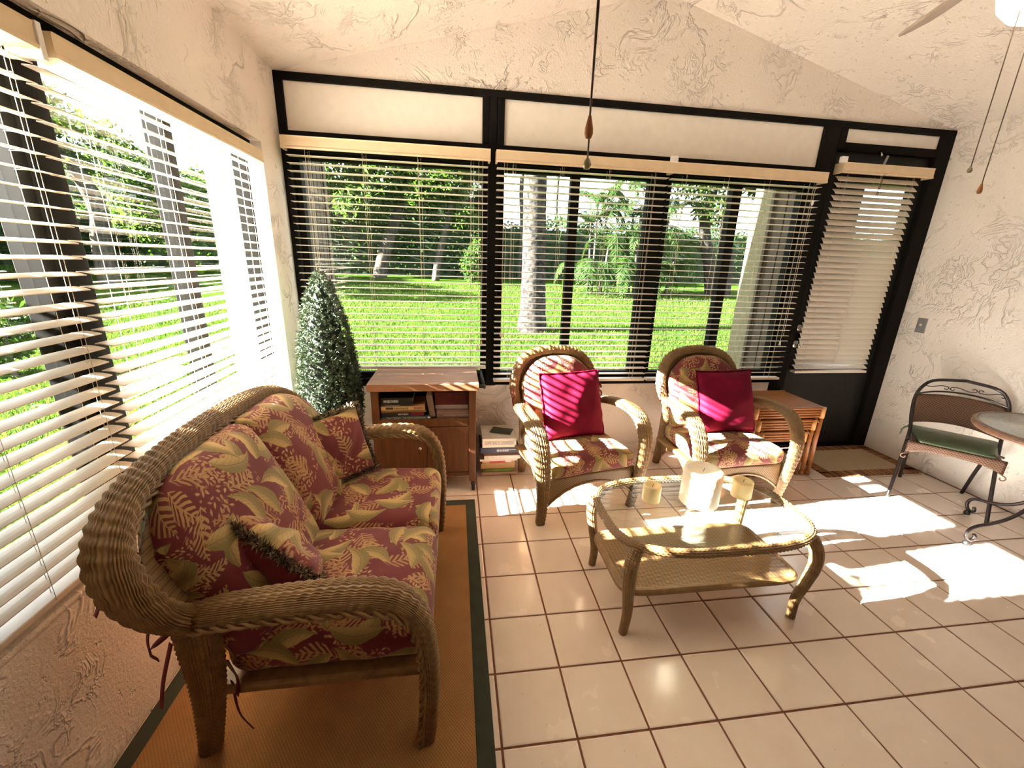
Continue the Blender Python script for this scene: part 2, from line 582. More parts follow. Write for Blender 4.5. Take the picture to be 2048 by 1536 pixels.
def weave_mat(name, col, dark, su=220.0, sv=220.0, rough=0.8, coord='Object', amt=0.5, swap=False):
    """flat plain-weave cloth/rush: basket bump of thin strands"""
    k = NT(name)
    s = k.n('SeparateXYZ'); k.put(s.inputs[0], k.coord(coord))
    X, Y = s.outputs[0], s.outputs[1]
    if swap: Y = s.outputs[2]
    a = k.math('SINE', k.math('MULTIPLY', X, su)); b = k.math('SINE', k.math('MULTIPLY', Y, sv))
    pr = k.math('MULTIPLY', a, b)
    h = k.mapr(pr, -1, 1)
    nz = k.noise(k.coord(coord), 9, 4)
    c = k.mix(k.mapr(nz, 0.3, 0.7), col, tuple(x * 0.82 for x in col))
    c = k.mix(k.math('MULTIPLY', k.math('LESS_THAN', h, 0.36), amt), c, dark)
    return k.done(k.bsdf(c, rough, h, 0.5, 0.002))

def wicker_mat(name, c1, c2):
    k = NT(name)
    co = k.coord()
    nz = k.noise(co, 35, 3)
    c = k.mix(k.mapr(nz, 0.3, 0.7), c1, c2)
    return k.done(k.bsdf(c, 0.42, k.noise(co, 260, 2), 0.15, 0.001, Coat_Weight=0.25, Coat_Roughness=0.3))

def wood_mat(name, c1, c2, scale=(2, 30, 30), rough=0.38, coat=0.2):
    k = NT(name)
    v = k.mapping(k.coord(), scale)
    nz = k.noise(v, 1.6, 6, 0.6, dist=0.6)
    c = k.mix(k.mapr(nz, 0.32, 0.7), c1, c2)
    fine = k.noise(k.mapping(k.coord(), tuple(s * 5 for s in scale)), 2.0, 3)
    c = k.mix(k.mapr(fine, 0.55, 0.75, 0, 0.35), c, tuple(x * 0.5 for x in c1))
    return k.done(k.bsdf(c, rough, fine, 0.06, 0.001, Coat_Weight=coat, Coat_Roughness=0.2))

def glass_mat(name, tint, refl=1.0, rough=0.0):
    k = NT(name)
    tr = k.n('BsdfTransparent'); tr.inputs[0].default_value = (*tint, 1)
    gl = k.n('BsdfGlossy'); gl.inputs['Roughness'].default_value = rough; gl.inputs['Color'].default_value = (1, 1, 1, 1)
    fr = k.n('LayerWeight'); fr.inputs['Blend'].default_value = 0.5
    mx = k.n('MixShader')
    fac = k.math('ADD', 0.035, k.math('MULTIPLY', k.math('POWER', fr.outputs['Facing'], 5.0), 0.9))
    k.t.links.new(k.math('MULTIPLY', fac, refl), mx.inputs[0])
    k.t.links.new(tr.outputs[0], mx.inputs[1]); k.t.links.new(gl.outputs[0], mx.inputs[2])
    return k.done(mx.outputs[0])

MAT = {}
MAT['plaster'] = plaster('stucco_plaster', (0.87, 0.80, 0.735))
MAT['rear_wall'] = flat('brown_house_wall', (0.16, 0.11, 0.075), 0.8)
MAT['plaster_smooth'] = plaster('smooth_plaster', (0.78, 0.69, 0.60), 0.25)
MAT['frame'] = flat('dark_bronze_paint', (0.010, 0.0092, 0.0078), 0.7, Specular_IOR_Level=0.06)
MAT['door'] = flat('black_door_paint', (0.010, 0.0105, 0.010), 0.5, Specular_IOR_Level=0.3)
MAT['panel'] = flat('white_panel', (0.87, 0.82, 0.75), 0.6, 0.03)
MAT['vinyl'] = flat('tan_valance', (0.70, 0.55, 0.36), 0.45, 0.05)
MAT['cord'] = flat('cream_cord', (0.72, 0.62, 0.50), 0.8)
MAT['chrome'] = flat('chrome', (0.75, 0.75, 0.75), 0.15, 0.02, Metallic=1.0)
MAT['brass_grey'] = flat('switch_plate_metal', (0.30, 0.30, 0.29), 0.4, 0.08, Metallic=0.6)
MAT['white'] = flat('white_plastic', (0.8, 0.78, 0.74), 0.4, 0.03)
MAT['iron'] = flat('bronzed_iron', (0.055, 0.045, 0.045), 0.35, 0.2, Metallic=0.7)
MAT['black'] = flat('black_rubber', (0.015, 0.015, 0.015), 0.5)
MAT['brown_cord'] = flat('fan_chain_metal', (0.16, 0.12, 0.09), 0.4, 0.1, Metallic=0.7)
MAT['fob_wood'] = flat('turned_wood_fob', (0.42, 0.16, 0.05), 0.35)
MAT['fan_blade'] = wood_mat('fan_blade', (0.36, 0.28, 0.23), (0.44, 0.35, 0.29), (20, 3, 20))
MAT['wicker'] = wicker_mat('honey_wicker', (0.19, 0.105, 0.038), (0.30, 0.18, 0.07))
MAT['wicker_chair'] = wicker_mat('golden_wicker', (0.20, 0.115, 0.043), (0.29, 0.175, 0.070))
MAT['wicker_table'] = wicker_mat('brown_wicker', (0.20, 0.108, 0.04), (0.28, 0.16, 0.065))
MAT['wicker_dark'] = wicker_mat('dark_brown_wicker', (0.17, 0.085, 0.05), (0.26, 0.14, 0.085))
MAT['floral'] = leafpattern()
MAT['burgundy'] = flat('burgundy_cloth', (0.15, 0.018, 0.022), 0.85, 0.15, 30)
k = NT('crimson_velvet')
MAT['velvet'] = k.done(k.bsdf(k.mix(k.mapr(k.noise(k.coord(), 12, 3), 0.3, 0.7), (0.115, 0.0025, 0.016), (0.17, 0.0045, 0.026)), 0.7, k.noise(k.coord(), 300, 2), 0.1, 0.001, Specular_IOR_Level=0.1))
MAT['cart'] = wood_mat('walnut_cart', (0.085, 0.032, 0.013), (0.15, 0.06, 0.025), (30, 30, 3))
MAT['cart_top'] = wood_mat('walnut_cart_top', (0.24, 0.10, 0.045), (0.34, 0.165, 0.08), (3, 30, 30), 0.45, 0.1)
MAT['nest'] = wood_mat('rattan_pole', (0.26, 0.085, 0.022), (0.38, 0.14, 0.04), (12, 12, 12), 0.38, 0.15)
MAT['nest_top'] = weave_mat('woven_rush_top', (0.36, 0.145, 0.04), (0.20, 0.07, 0.018), 700, 700, 0.6)
MAT['nest_bind'] = flat('cane_binding', (0.55, 0.27, 0.09), 0.35)
MAT['jute'] = weave_mat('jute_rug', (0.40, 0.205, 0.075), (0.17, 0.075, 0.025), 620, 480, 0.95)
MAT['rug_edge'] = flat('green_binding', (0.035, 0.045, 0.03), 0.9)
MAT['mat_field'] = flat('sisal_mat', (0.42, 0.33, 0.20), 0.95, 0.2, 120)
k = NT('striped_mat_border')
_s = k.n('SeparateXYZ'); k.put(_s.inputs[0], k.coord())
_d = k.math('ADD', _s.outputs[0], 0.0)
_n = k.noise(k.mapping(k.coord(), (60, 2, 1)), 1.3, 2)
MAT['mat_border'] = k.done(k.bsdf(k.mix(k.mapr(_n, 0.42, 0.58), (0.10, 0.030, 0.012), (0.36, 0.17, 0.07)), 0.95, _n, 0.3, 0.003))
k, c = island('fringe', [(0.02, 0.015, 0.01), (0.10, 0.07, 0.045), (0.30, 0.22, 0.14), (0.42, 0.34, 0.24)])
MAT['fringe'] = k.done(k.bsdf(c, 0.9))
k, c = island('topiary_leaf', [(0.018, 0.038, 0.018), (0.04, 0.07, 0.034), (0.075, 0.115, 0.055), (0.14, 0.18, 0.10)])
MAT['topiary'] = k.done(k.bsdf(c, 0.5))
def foliage(name, cols, tl=0.35):
    k, c = island(name, cols)
    d = k.bsdf(c, 0.8, Specular_IOR_Level=0.08)
    t = k.n('BsdfTranslucent'); k.put(t.inputs[0], k.mix(0.4, c, (0.07, 0.14, 0.01), 'ADD'))
    m = k.n('MixShader'); m.inputs[0].default_value = tl
    k.t.links.new(d, m.inputs[1]); k.t.links.new(t.outputs[0], m.inputs[2])
    return k.done(m.outputs[0])
MAT['hedge'] = foliage('hedge_leaf', [(0.0036, 0.0120, 0.0025), (0.0069, 0.0185, 0.0036), (0.0119, 0.0283, 0.0054)], 0.2)
MAT['tree'] = foliage('tree_leaf', [(0.0060, 0.0174, 0.0036), (0.0119, 0.0283, 0.0054), (0.0218, 0.0436, 0.0081), (0.0336, 0.0523, 0.0107)], 0.35)
MAT['palm'] = foliage('palm_leaf', [(0.0060, 0.0163, 0.0036), (0.0119, 0.0283, 0.0054), (0.0257, 0.0414, 0.0089)], 0.3)
MAT['grassblade'] = foliage('grass_blade', [(0.010, 0.027, 0.003), (0.018, 0.038, 0.005), (0.031, 0.050, 0.007), (0.056, 0.064, 0.014)], 0.35)
k = NT('lawn')
_co = k.coord()
_c = k.mix(k.mapr(k.noise(_co, 0.5, 4), 0.35, 0.65), (0.014, 0.034, 0.0045), (0.034, 0.050, 0.007))
_c = k.mix(k.mapr(k.noise(_co, 22, 4, 0.7), 0.35, 0.7), (0.009, 0.024, 0.003), _c)
_c = k.mix(k.mapr(k.noise(_co, 1.3, 3), 0.62, 0.75, 0, 0.5), _c, (0.065, 0.066, 0.014))
MAT['lawn'] = k.done(k.bsdf(_c, 1.0, k.noise(_co, 40, 3), 0.6, 0.05, Specular_IOR_Level=0.0))
def bark(name, c1, c2, sc):
    k = NT(name)
    nz = k.noise(k.mapping(k.coord(), sc), 2.0, 5, 0.65)
    return k.done(k.bsdf(k.mix(k.mapr(nz, 0.38, 0.62), c1, c2), 1.0, nz, 0.6, 0.03, Specular_IOR_Level=0.0))
MAT['bark_pale'] = bark('pale_palm_bark', (0.008, 0.008, 0.0085), (0.040, 0.035, 0.030), (5, 5, 6))
MAT['bark'] = bark('grey_bark', (0.024, 0.022, 0.019), (0.066, 0.059, 0.048), (5, 5, 1.2))
MAT['siding'] = wood_mat('dark_siding', (0.045, 0.027, 0.017), (0.085, 0.052, 0.034), (12, 12, 2), 0.8, 0.0)
MAT['beige'] = flat('beige_stucco', (0.20, 0.17, 0.095), 0.9, 0.15)
MAT['pinkpost'] = flat('pale_post', (0.42, 0.30, 0.245), 0.9, 0.15)
MAT['glass'] = glass_mat('window_glass', (0.96, 0.975, 0.97), 0.7)
MAT['table_glass'] = glass_mat('table_glass', (0.93, 0.96, 0.945), 1.0)
k = NT('pebbled_glass')
_nz = k.noise(k.coord(), 60, 3)
MAT['pebble_glass'] = k.done(k.bsdf(k.mix(k.mapr(_nz, 0.35, 0.65), (0.62, 0.64, 0.62), (0.80, 0.81, 0.78)), 0.16, _nz, 0.4, 0.004, Transmission_Weight=0.25))
k = NT('blind_slat')
_c = (0.86, 0.80, 0.72)
_d = k.bsdf(_c, 0.4)
_t = k.n('BsdfTranslucent'); _t.inputs[0].default_value = (0.80, 0.66, 0.50, 1)
_m = k.n('MixShader'); _m.inputs[0].default_value = 0.22
k.t.links.new(_d, _m.inputs[1]); k.t.links.new(_t.outputs[0], _m.inputs[2])
MAT['slat'] = k.done(_m.outputs[0])
k = NT('glazed_tile')
_co = k.coord(); 
_oi = k.n('ObjectInfo')
_ad = k.n('VectorMath', operation='ADD'); k.put(_ad.inputs[0], _co)
_cv = k.n('CombineXYZ'); k.put(_cv.inputs[0], k.math('MULTIPLY', _oi.outputs['Random'], 40.0)); k.put(_ad.inputs[1], _cv.outputs[0])
_n1 = k.noise(_ad.outputs[0], 5, 4); _n2 = k.noise(_ad.outputs[0], 60, 3)
_c = k.mix(k.mapr(_n1, 0.3, 0.7), (0.74, 0.63, 0.55), (0.80, 0.71, 0.63))
_c = k.mix(k.math('MULTIPLY', _oi.outputs['Random'], 0.35), _c, (0.72, 0.565, 0.47))
_c = k.mix(k.mapr(_n2, 0.70, 0.76, 0, 0.5), _c, (0.35, 0.25, 0.17))
MAT['tile'] = k.done(k.bsdf(_c, k.mapr(_n1, 0.3, 0.7, 0.16, 0.30), _n1, 0.08, 0.01, Coat_Weight=0.6, Coat_Roughness=0.16))
MAT['grout'] = flat('terracotta_grout', (0.20, 0.075, 0.04), 0.9, 0.25, 40)
k = NT('candle_wax')
MAT['wax'] = k.done(k.bsdf(k.mix(k.mapr(k.noise(k.coord(), 14, 2), 0.3, 0.7), (0.80, 0.62, 0.30), (0.86, 0.70, 0.38)), 0.45, Subsurface_Weight=0.6, Subsurface_Radius=(0.03, 0.02, 0.008), Subsurface_Scale=0.5))
k = NT('ivory_wax')
MAT['wax_ivory'] = k.done(k.bsdf(k.mix(k.mapr(k.noise(k.coord(), 14, 2), 0.3, 0.7), (0.86, 0.78, 0.60), (0.9, 0.83, 0.68)), 0.4, Subsurface_Weight=0.6, Subsurface_Radius=(0.03, 0.02, 0.01), Subsurface_Scale=0.5))
MAT['wick'] = flat('wick', (0.05, 0.04, 0.03), 0.9)
MAT['vinyl_green'] = flat('green_vinyl', (0.055, 0.085, 0.04), 0.3, 0.08)
MAT['paper'] = flat('page_edges', (0.70, 0.62, 0.48), 0.9, 0.1, 90)
k = NT('opal_glass_lit')
_e = k.n('Emission'); _e.inputs[0].default_value = (1.0, 0.80, 0.58, 1); _e.inputs[1].default_value = 1.5
MAT['globe'] = k.done(_e.outputs[0])
def bookmat(name, col, rough=0.45):
    return flat(name, col, rough, 0.06, 60)

# ------------------------------------------------------------------ room shell
XL, XR, YB, YR = -1.42, 3.26, 0.79, -4.5
EAVE, RIDGE, RX = 2.508, 3.10, 0.93
T = 0.25

def structure(o):
    o['kind'] = 'structure'
    return o

floor = structure(MB().box((XL - 0.02, YR, -0.10), (XR + 0.02, YB + 0.02, -0.0045)).build('floor', MAT['grout']))
g = 0.0038
def tile_mesh(w, d):
    b = 0.004
    z0, z1, zt = -0.0045, -0.0015, 0.0
    x0, x1, y0, y1 = -w / 2, w / 2, -d / 2, d / 2
    vs = [(x0, y0, z0), (x1, y0, z0), (x1, y1, z0), (x0, y1, z0), (x0, y0, z1), (x1, y0, z1), (x1, y1, z1), (x0, y1, z1),
          (x0 + b, y0 + b, zt), (x1 - b, y0 + b, zt), (x1 - b, y1 - b, zt), (x0 + b, y1 - b, zt)]
    fs = [(8, 9, 10, 11)]
    for a in range(4):
        c = (a + 1) % 4
        fs += [(a, c, 4 + c, 4 + a), (4 + a, 4 + c, 8 + c, 8 + a)]
    return vs, fs
tile_cache = {}
rest = MB()
for i in range(-6, 14):
    for j in range(-18, 4):
        x0, x1 = max(i * T + g, XL), min((i + 1) * T - g, XR)
        y0, y1 = j * T + g, min((j + 1) * T - g, YB)
        if y0 < YR: y0 = YR
        if x1 - x0 < 0.012 or y1 - y0 < 0.012: continue
        key = (round(x1 - x0, 3), round(y1 - y0, 3))
        cx, cy = (x0 + x1) / 2, (y0 + y1) / 2
        vs, fs = tile_mesh(*key)
        under_rug = cx < -0.30 and cy < 0.12
        if j < -6 or under_rug:
            rest.add([(x + cx, y + cy, z) for x, y, z in vs], fs)
            continue
        if key not in tile_cache:
            me = bpy.data.meshes.new('floor_tile'); me.from_pydata(vs, [], fs); me.update(); me.materials.append(MAT['tile'])
            tile_cache[key] = me
        o = bpy.data.objects.new('floor_tile', tile_cache[key])
        link(o, floor); o.location = (cx, cy, 0)
        o.rotation_euler = (RNG.normal(0, 0.0012), RNG.normal(0, 0.0012), 0)
o = rest.build('floor_tile', MAT['tile'], floor); o['kind'] = 'stuff'

# left wall with the long window opening
ZS, ZH, YJ, YW0 = 0.5625, 2.075, 0.50, -1.52
mb = MB()
mb.box((XL - 0.18, YR, 0), (XL, YB + 0.16, ZS)).box((XL - 0.18, YR, ZH), (XL, YB + 0.16, EAVE))
mb.box((XL - 0.18, YJ, ZS), (XL, YB + 0.16, ZH)).box((XL - 0.18, YR, ZS), (XL, YW0, ZH))
structure(mb.build('wall_left', MAT['plaster']))
structure(MB().box((XR, YR, 0), (XR + 0.15, YB + 0.16, EAVE)).build('wall_right', MAT['plaster']))
structure(MB().box((XL - 0.18, YR - 0.15, 0), (XR + 0.15, YR, 3.2)).build('wall_rear', MAT['rear_wall']))
# back wall: low wall under the windows and the gable above the framing
mb = MB()
mb.box((XL, YB, 0), (2.31, YB + 0.16, 0.60))
y0, y1 = YB, YB + 0.16
gv = [(XL, EAVE), (XR, EAVE), (XR, EAVE + 0.03), (RX, RIDGE + 0.03), (XL, EAVE + 0.03)]
mb.add([(x, y0, z) for x, z in gv] + [(x, y1, z) for x, z in gv],
       [(0, 1, 2, 3, 4), (9, 8, 7, 6, 5)] + [(a, 5 + a, 5 + (a + 1) % 5, (a + 1) % 5) for a in range(5)])
structure(mb.build('wall_back', MAT['plaster'], recalc=True))
# vaulted ceiling
mb = MB()
for (xa, za), (xb, zb) in (((XL - 0.45, EAVE - 0.45 * 0.252), (RX, RIDGE)), ((RX, RIDGE), (XR + 0.45, EAVE - 0.45 * 0.254))):
    ya, yb = YR - 0.15, YB + 0.55
    mb.add([(xa, ya, za), (xb, ya, zb), (xb, yb, zb), (xa, yb, za), (xa, ya, za + .14), (xb, ya, zb + .14), (xb, yb, zb + .14), (xa, yb, za + .14)],
           [(3, 2, 1, 0), (4, 5, 6, 7), (0, 1, 5, 4), (1, 2, 6, 5), (2, 3, 7, 6), (3, 0, 4, 7)])
structure(mb.build('ceiling', MAT['plaster'], recalc=True))

# dark framing of the back wall
tr = struct_empty('trim_1')
def fbox(name, x0, x1, z0, z1, ya=YB - 0.012, yb=YB + 0.11, mat='frame', bevel=0.003):
    return MB().box((x0, ya, z0), (x1, yb, z1)).build(name, MAT[mat], tr, bevel)
fbox('top_rail', XL, XR, 2.467, EAVE)
fbox('stile', XL, -1.373, 0.60, 2.467)
for a, b in ((-0.205, -0.164), (-0.160, -0.116), (-0.112, -0.067)):
    fbox('post_board', a, b, 2.206, 2.467, ya=YB - 0.012 if a != -0.160 else YB - 0.016)
fbox('post', -0.167, -0.097, 0.60, 2.206, ya=YB - 0.016)
fbox('middle_rail', -1.373, 2.184, 2.095, 2.206, ya=YB - 0.012)
fbox('post_board', 2.184, 2.316, 0.0, 2.467)
fbox('post_board', 2.320, 2.371, 2.33, 2.467)
fbox('door_header', 2.371, 3.143, 2.325, 2.378)
fbox('jamb', 3.143, XR, 0.0, 2.467)
fbox('bottom_rail', -1.373, 2.184, 0.60, 0.655, ya=YB - 0.004)
fbox('panel', -1.373, -0.205, 2.206, 2.467, ya=YB + 0.004, yb=YB + 0.03, mat='panel')
fbox('panel', -0.067, 2.184, 2.206, 2.467, ya=YB + 0.004, yb=YB + 0.03, mat='panel')
fbox('panel', 2.371, 3.143, 2.378, 2.467, ya=YB + 0.004, yb=YB + 0.03, mat='panel')
MB().box((2.32, YB - 0.005, -0.05), (XR, YB + 0.12, 0.025)).build('threshold', MAT['frame'], tr)

# windows
def window(name, panes, mulls, z0, z1, plane, depth, axis='X', fr=0.03):
    w = struct_empty(name)
    def bx(n, a, b, za, zb, m, d0=-1.0, d1=1.0):
        p0, p1 = plane + d0 * depth / 2, plane + d1 * depth / 2
        if axis == 'X': return MB().box((a, p0, za), (b, p1, zb)).build(n, MAT[m], w, 0.002)
        return MB().box((p0, a, za), (p1, b, zb)).build(n, MAT[m], w, 0.002)
    A, B = panes[0][0], panes[-1][1]
    bx('frame_sill', A, B, z0, z0 + fr, 'frame'); bx('frame_head', A, B, z1 - fr, z1, 'frame')
    for a, b in mulls: bx('mullion', a, b, z0, z1, 'frame', -1.15, 1.15)
    for a, b in panes: bx('pane', a, b, z0 + fr, z1 - fr, 'glass', -0.05, 0.05)
    return w
window('window_1', [(-1.34, -0.20)], [(-1.373, -1.335), (-0.205, -0.165)], 0.655, 2.10, YB + 0.06, 0.05, fr=0.04)
window('window_2', [(-0.06, 0.403), (0.465, 0.96), (1.125, 1.60), (1.67, 2.15)], [(-0.10, -0.055), (0.403, 0.465), (0.96, 1.125), (1.60, 1.67), (2.145, 2.19)], 0.655, 2.10, YB + 0.06, 0.05, fr=0.04)
window('window_3', [(YW0, -0.84), (-0.69, -0.20), (-0.14, 0.47)], [(YW0, YW0 + 0.05), (-0.84, -0.69), (-0.20, -0.14), (0.47, 0.50)], ZS + 0.02, 2.10, XL - 0.115, 0.06, axis='Y', fr=0.045)
_w3 = bpy.data.objects['window_3']
MB().box((XL - 0.085, YW0, 1.985), (XL - 0.055, YJ, 2.078)).build('frame_head', MAT['frame'], _w3, 0.002)
MB().box((XL - 0.10, -0.80, ZS + 0.02), (XL - 0.062, -0.715, 2.0)).build('mullion', MAT['frame'], _w3, 0.002)
structure(MB().box((XL - 0.165, YW0, ZS), (XL - 0.002, YJ, ZS + 0.018)).build('trim_2', MAT['plaster_smooth'], None, 0.006))

# back door
door = struct_empty('door_1', (2.335, YB + 0.03, 0))
dx = lambda x: x - 2.335
mb = MB()
for a, b, c, d in ((2.335, 2.455, 0.02, 2.328), (3.05, 3.145, 0.02, 2.328), (2.455, 3.05, 0.02, 0.74), (2.455, 3.05, 2.13, 2.328)):
    mb.box((dx(a), 0, c), (dx(b), 0.045, d))
mb.build('door_leaf', MAT['door'], door, 0.002)
mb = MB()
mb.box((dx(2.455), -0.008, 0.70), (dx(3.05), 0.0, 0.74)).box((dx(2.455), -0.008, 2.13), (dx(3.05), 0, 2.17))
mb.box((dx(2.42), -0.008, 0.70), (dx(2.455), 0, 2.17)).box((dx(3.05), -0.008, 0.70), (dx(3.085), 0, 2.17))
mb.build('lite_frame', MAT['door'], door, 0.002)
MB().box((dx(2.455), 0.018, 0.74), (dx(3.05), 0.024, 2.13)).build('pane', MAT['glass'], door)
mb = MB(); mb.lathe([(0.0, -0.006), (0.030, -0.006), (0.032, 0.0), (0.032, 0.004)], (dx(2.375), 0, 0.915), 20, 'Y')
mb.lathe([(0.0, -0.062), (0.014, -0.062), (0.024, -0.055), (0.026, -0.045), (0.018, -0.032), (0.011, -0.025), (0.011, -0.006)], (dx(2.375), 0, 0.915), 20, 'Y')
mb.build('door_knob', MAT['chrome'], door, recalc=True)
mb = MB(); mb.lathe([(0.0, -0.012), (0.022, -0.012), (0.028, -0.008), (0.029, 0.0)], (dx(2.375), 0, 1.05), 20, 'Y'); mb.box((dx(2.372), -0.026, 1.036), (dx(2.378), -0.010, 1.064))
mb.build('deadbolt', MAT['chrome'], door, recalc=True)
# chain closer hanging from the header
cl = thing('door_chain_stop', 'small steel door chain hanging from header over the door blind', 'door chain', (2.66, YB - 0.014, 2.335))
MB().tube([(0, 0, 0.0), (-0.004, -0.018, -0.02), (-0.008, -0.03, -0.035)], 0.007, 8).build('hook', MAT['chrome'], cl)
MB().obox((0.008, -0.045, -0.10), (0.016, 0.006, 0.13), (0.12, 0.16, 0)).build('spring_arm', MAT['brass_grey'], cl)
mb = MB()
for q in range(11):
    z = -0.16 - q * 0.014
    a = 0.0 if q % 2 else 1.57
    ring = [(0.022 - 0.003 * q * 0.5 + 0.006 * math.cos(t) * math.cos(a), -0.055 + 0.006 * math.cos(t) * math.sin(a), z + 0.009 * math.sin(t)) for t in [2 * math.pi * s / 10 for s in range(10)]]
    mb.tube(ring, 0.0014, 5, closed=True)
mb.build('chain', MAT['iron'], cl)

# light switch on the right wall
sw = thing('light_switch', 'grey metal light switch plate on the white right wall', 'light switch', (XR, 0.617, 1.109))
MB().box((-0.006, -0.035, -0.057), (0.0, 0.035, 0.057)).build('plate', MAT['brass_grey'], sw, 0.002)
mb = MB().box((-0.018, -0.005, -0.004), (-0.004, 0.005, 0.014)); mb.build('toggle', MAT['white'], sw, 0.001)

# ------------------------------------------------------------------ slatted blinds
def slat_mesh(L, wd=0.05, th=0.0028, crown=0.0022):
    n = 5
    V = []; 
    for x in (0, L):
        for s in (0, 1):
            for i in range(n):
                t = -1 + 2 * i / (n - 1)
                V.append((x, t * wd / 2, crown * (1 - t * t) - crown / 2 + (th / 2 if s else -th / 2)))
    F = []
    m = 2 * n
    for i in range(n - 1):
        F.append((n + i, n + i + 1, m + n + i + 1, m + n + i)[::-1])
        F.append((i, i + 1, m + i + 1, m + i))
    F.append((0, m, m + n, n)); F.append((n - 1, 2 * n - 1, m + 2 * n - 1, m + n - 1))
    F.append(tuple(range(n)) + tuple(reversed(range(n, 2 * n)))); F.append(tuple(reversed([m + q for q in range(n)])) + tuple(m + q for q in range(n, 2 * n)))
    me = bpy.data.meshes.new('slat'); me.from_pydata(V, [], F); me.update()
    bm = bmesh.new(); bm.from_mesh(me); bmesh.ops.recalc_face_normals(bm, faces=bm.faces); bm.to_mesh(me); bm.free()
    me.materials.append(MAT['slat'])
    return me

def make_blind(label, loc, rotz, L, zt, zb, tilt, val=(0.0, 0.0), vz=0.068, pitch=0.0425, ladders=4, pull=None, wand=None, tilts=None, clip=None, ret=True, endb=False):
    o = thing('slat_blind', label, 'blind', loc, rotz, 'slatted window blinds')
    me = slat_mesh(L)
    z = zt - vz - 0.028
    zs = []
    while z > zb + 0.034:
        zs.append(z); z -= pitch
    for q, z in enumerate(zs):
        s = bpy.data.objects.new('slat', me); link(s, o)
        s.location = (0, 0, z)
        tl = tilt if tilts is None else tilts(z)
        s.rotation_euler = (math.radians(tl) + RNG.normal(0, 0.012), RNG.normal(0, 0.0012), 0)
    MB().box((0, -0.026, zb), (L, 0.026, zb + 0.018)).build('bottom_rail', MAT['slat'], o, 0.003)
    MB().box((0.004, -0.028, zt - 0.055), (L - 0.004, 0.028, zt - 0.006)).build('headrail', MAT['vinyl'], o)
    a, b = -val[0], L + val[1]
    # valance with a coved lower lip
    pr = [(-0.048, zt - vz), (-0.050, zt - vz + 0.008), (-0.046, zt - vz + 0.016), (-0.046, zt - 0.006), (-0.049, zt), (-0.036, zt), (-0.036, zt - vz)]
    mb = MB()
    n = len(pr)
    mb.add([(a, y, z) for y, z in pr] + [(b, y, z) for y, z in pr], [tuple(range(n)), tuple(reversed(range(n, 2 * n)))] + [(i, n + i, n + (i + 1) % n, (i + 1) % n) for i in range(n)])
    if ret:
        mb.box((a, -0.036, zt - vz), (a + 0.011, 0.030, zt)).box((b - 0.011, -0.036, zt - vz), (b, 0.030, zt))
    mb.build('valance', MAT['vinyl'], o, recalc=True)
    for q in range(ladders):
        x = L * (0.09 + 0.82 * q / (ladders - 1))
        mb = MB()
        for sy in (-0.0265, 0.0265):
            mb.tube([(x, sy, zt - vz), (x, sy, zb + 0.01)], 0.0009, 4, cap=False)
        for z in zs[::1]:
            mb.tube([(x - 0.004, -0.0265, z - 0.003), (x - 0.004, 0.0265, z - 0.003)], 0.0006, 3, cap=False)
        mb.tube([(x + 0.018, -0.001, zt - vz), (x + 0.018, -0.001, zb + 0.01)], 0.0008, 4, cap=False)
        mb.build('ladder_cord', MAT['cord'], o)
    if pull:
        for x, zl in pull:
            c = MB().tube([(x, -0.034, zt - 0.03), (x, -0.036, zl + 0.03)], 0.0012, 5).build('pull_cord', MAT['cord'], o)
            MB().lathe([(0.002, zl + 0.034), (0.005, zl + 0.028), (0.0065, zl + 0.012), (0.0085, zl), (0.0, zl - 0.001)], (x, -0.036, 0), 10).build('tassel', MAT['nest_bind'] if False else MAT['cord'], c)
    if wand:
        x, z1, z2 = wand
        c = MB().tube([(x, -0.034, zt - 0.03), (x, -0.036, z1)], 0.0014, 5).build('pull_cord', MAT['cord'], o)
        MB().lathe([(0.003, 0.016), (0.008, 0.010), (0.008, -0.010), (0.003, -0.018), (0, -0.018)], (x, -0.036, z2), 10).build('cord_stop', MAT['white'], c)
    if endb:
        MB().box((b, -0.052, zt - vz - 0.022), (b + 0.016, 0.030, zt + 0.004)).build('end_bracket', MAT['white'], o, 0.002)
    if clip:
        MB().box((clip - 0.024, -0.054, zt - 0.004), (clip + 0.024, -0.030, zt + 0.034)).build('valance_clip', MAT['white'], o, 0.002)
    return o
R90 = math.pi / 2
XB = XL - 0.03
make_blind('wide cream slat blind on left window behind the settee', (XB, -0.775, 0), R90, 1.225, 2.020, 0.60, 8.5, (-0.018, 0.012), 0.058, pull=[(1.19, 1.06), (1.205, 1.00)], ladders=4)
make_blind('cream slat blind at far left edge, nearest to the viewer', (XB, -1.50, 0), R90, 0.695, 2.020, 0.60, 8.5, (0.0, 0.0), 0.058, ladders=3, endb=True)
YBL = 0.735
make_blind('cream slat blind above the wooden cart and topiary', (-1.372, YBL, 0), 0, 1.20, 2.158, 0.745, 0, (0.018, 0.012), pull=[(1.14, 0.885), (1.165, 0.92)], ladders=4)
make_blind('cream slat blind behind the left armchair', (-0.115, YBL, 0), 0, 1.163, 2.158, 0.645, 0, (0.008, 0.010), pull=[(0.045, 0.985), (0.062, 0.98)], ladders=4, clip=1.17)
make_blind('cream slat blind behind the right armchair', (1.066, YBL, 0), 0, 1.135, 2.158, 0.645, -4, (0.008, 0.012), pull=[(1.06, 0.93)], wand=(1.075, 1.0, 1.96), ladders=4, tilts=lambda z: -2 - 16 * max(0.0, min(1.0, (1.15 - z) / 0.35)) if z < 1.15 else -1)
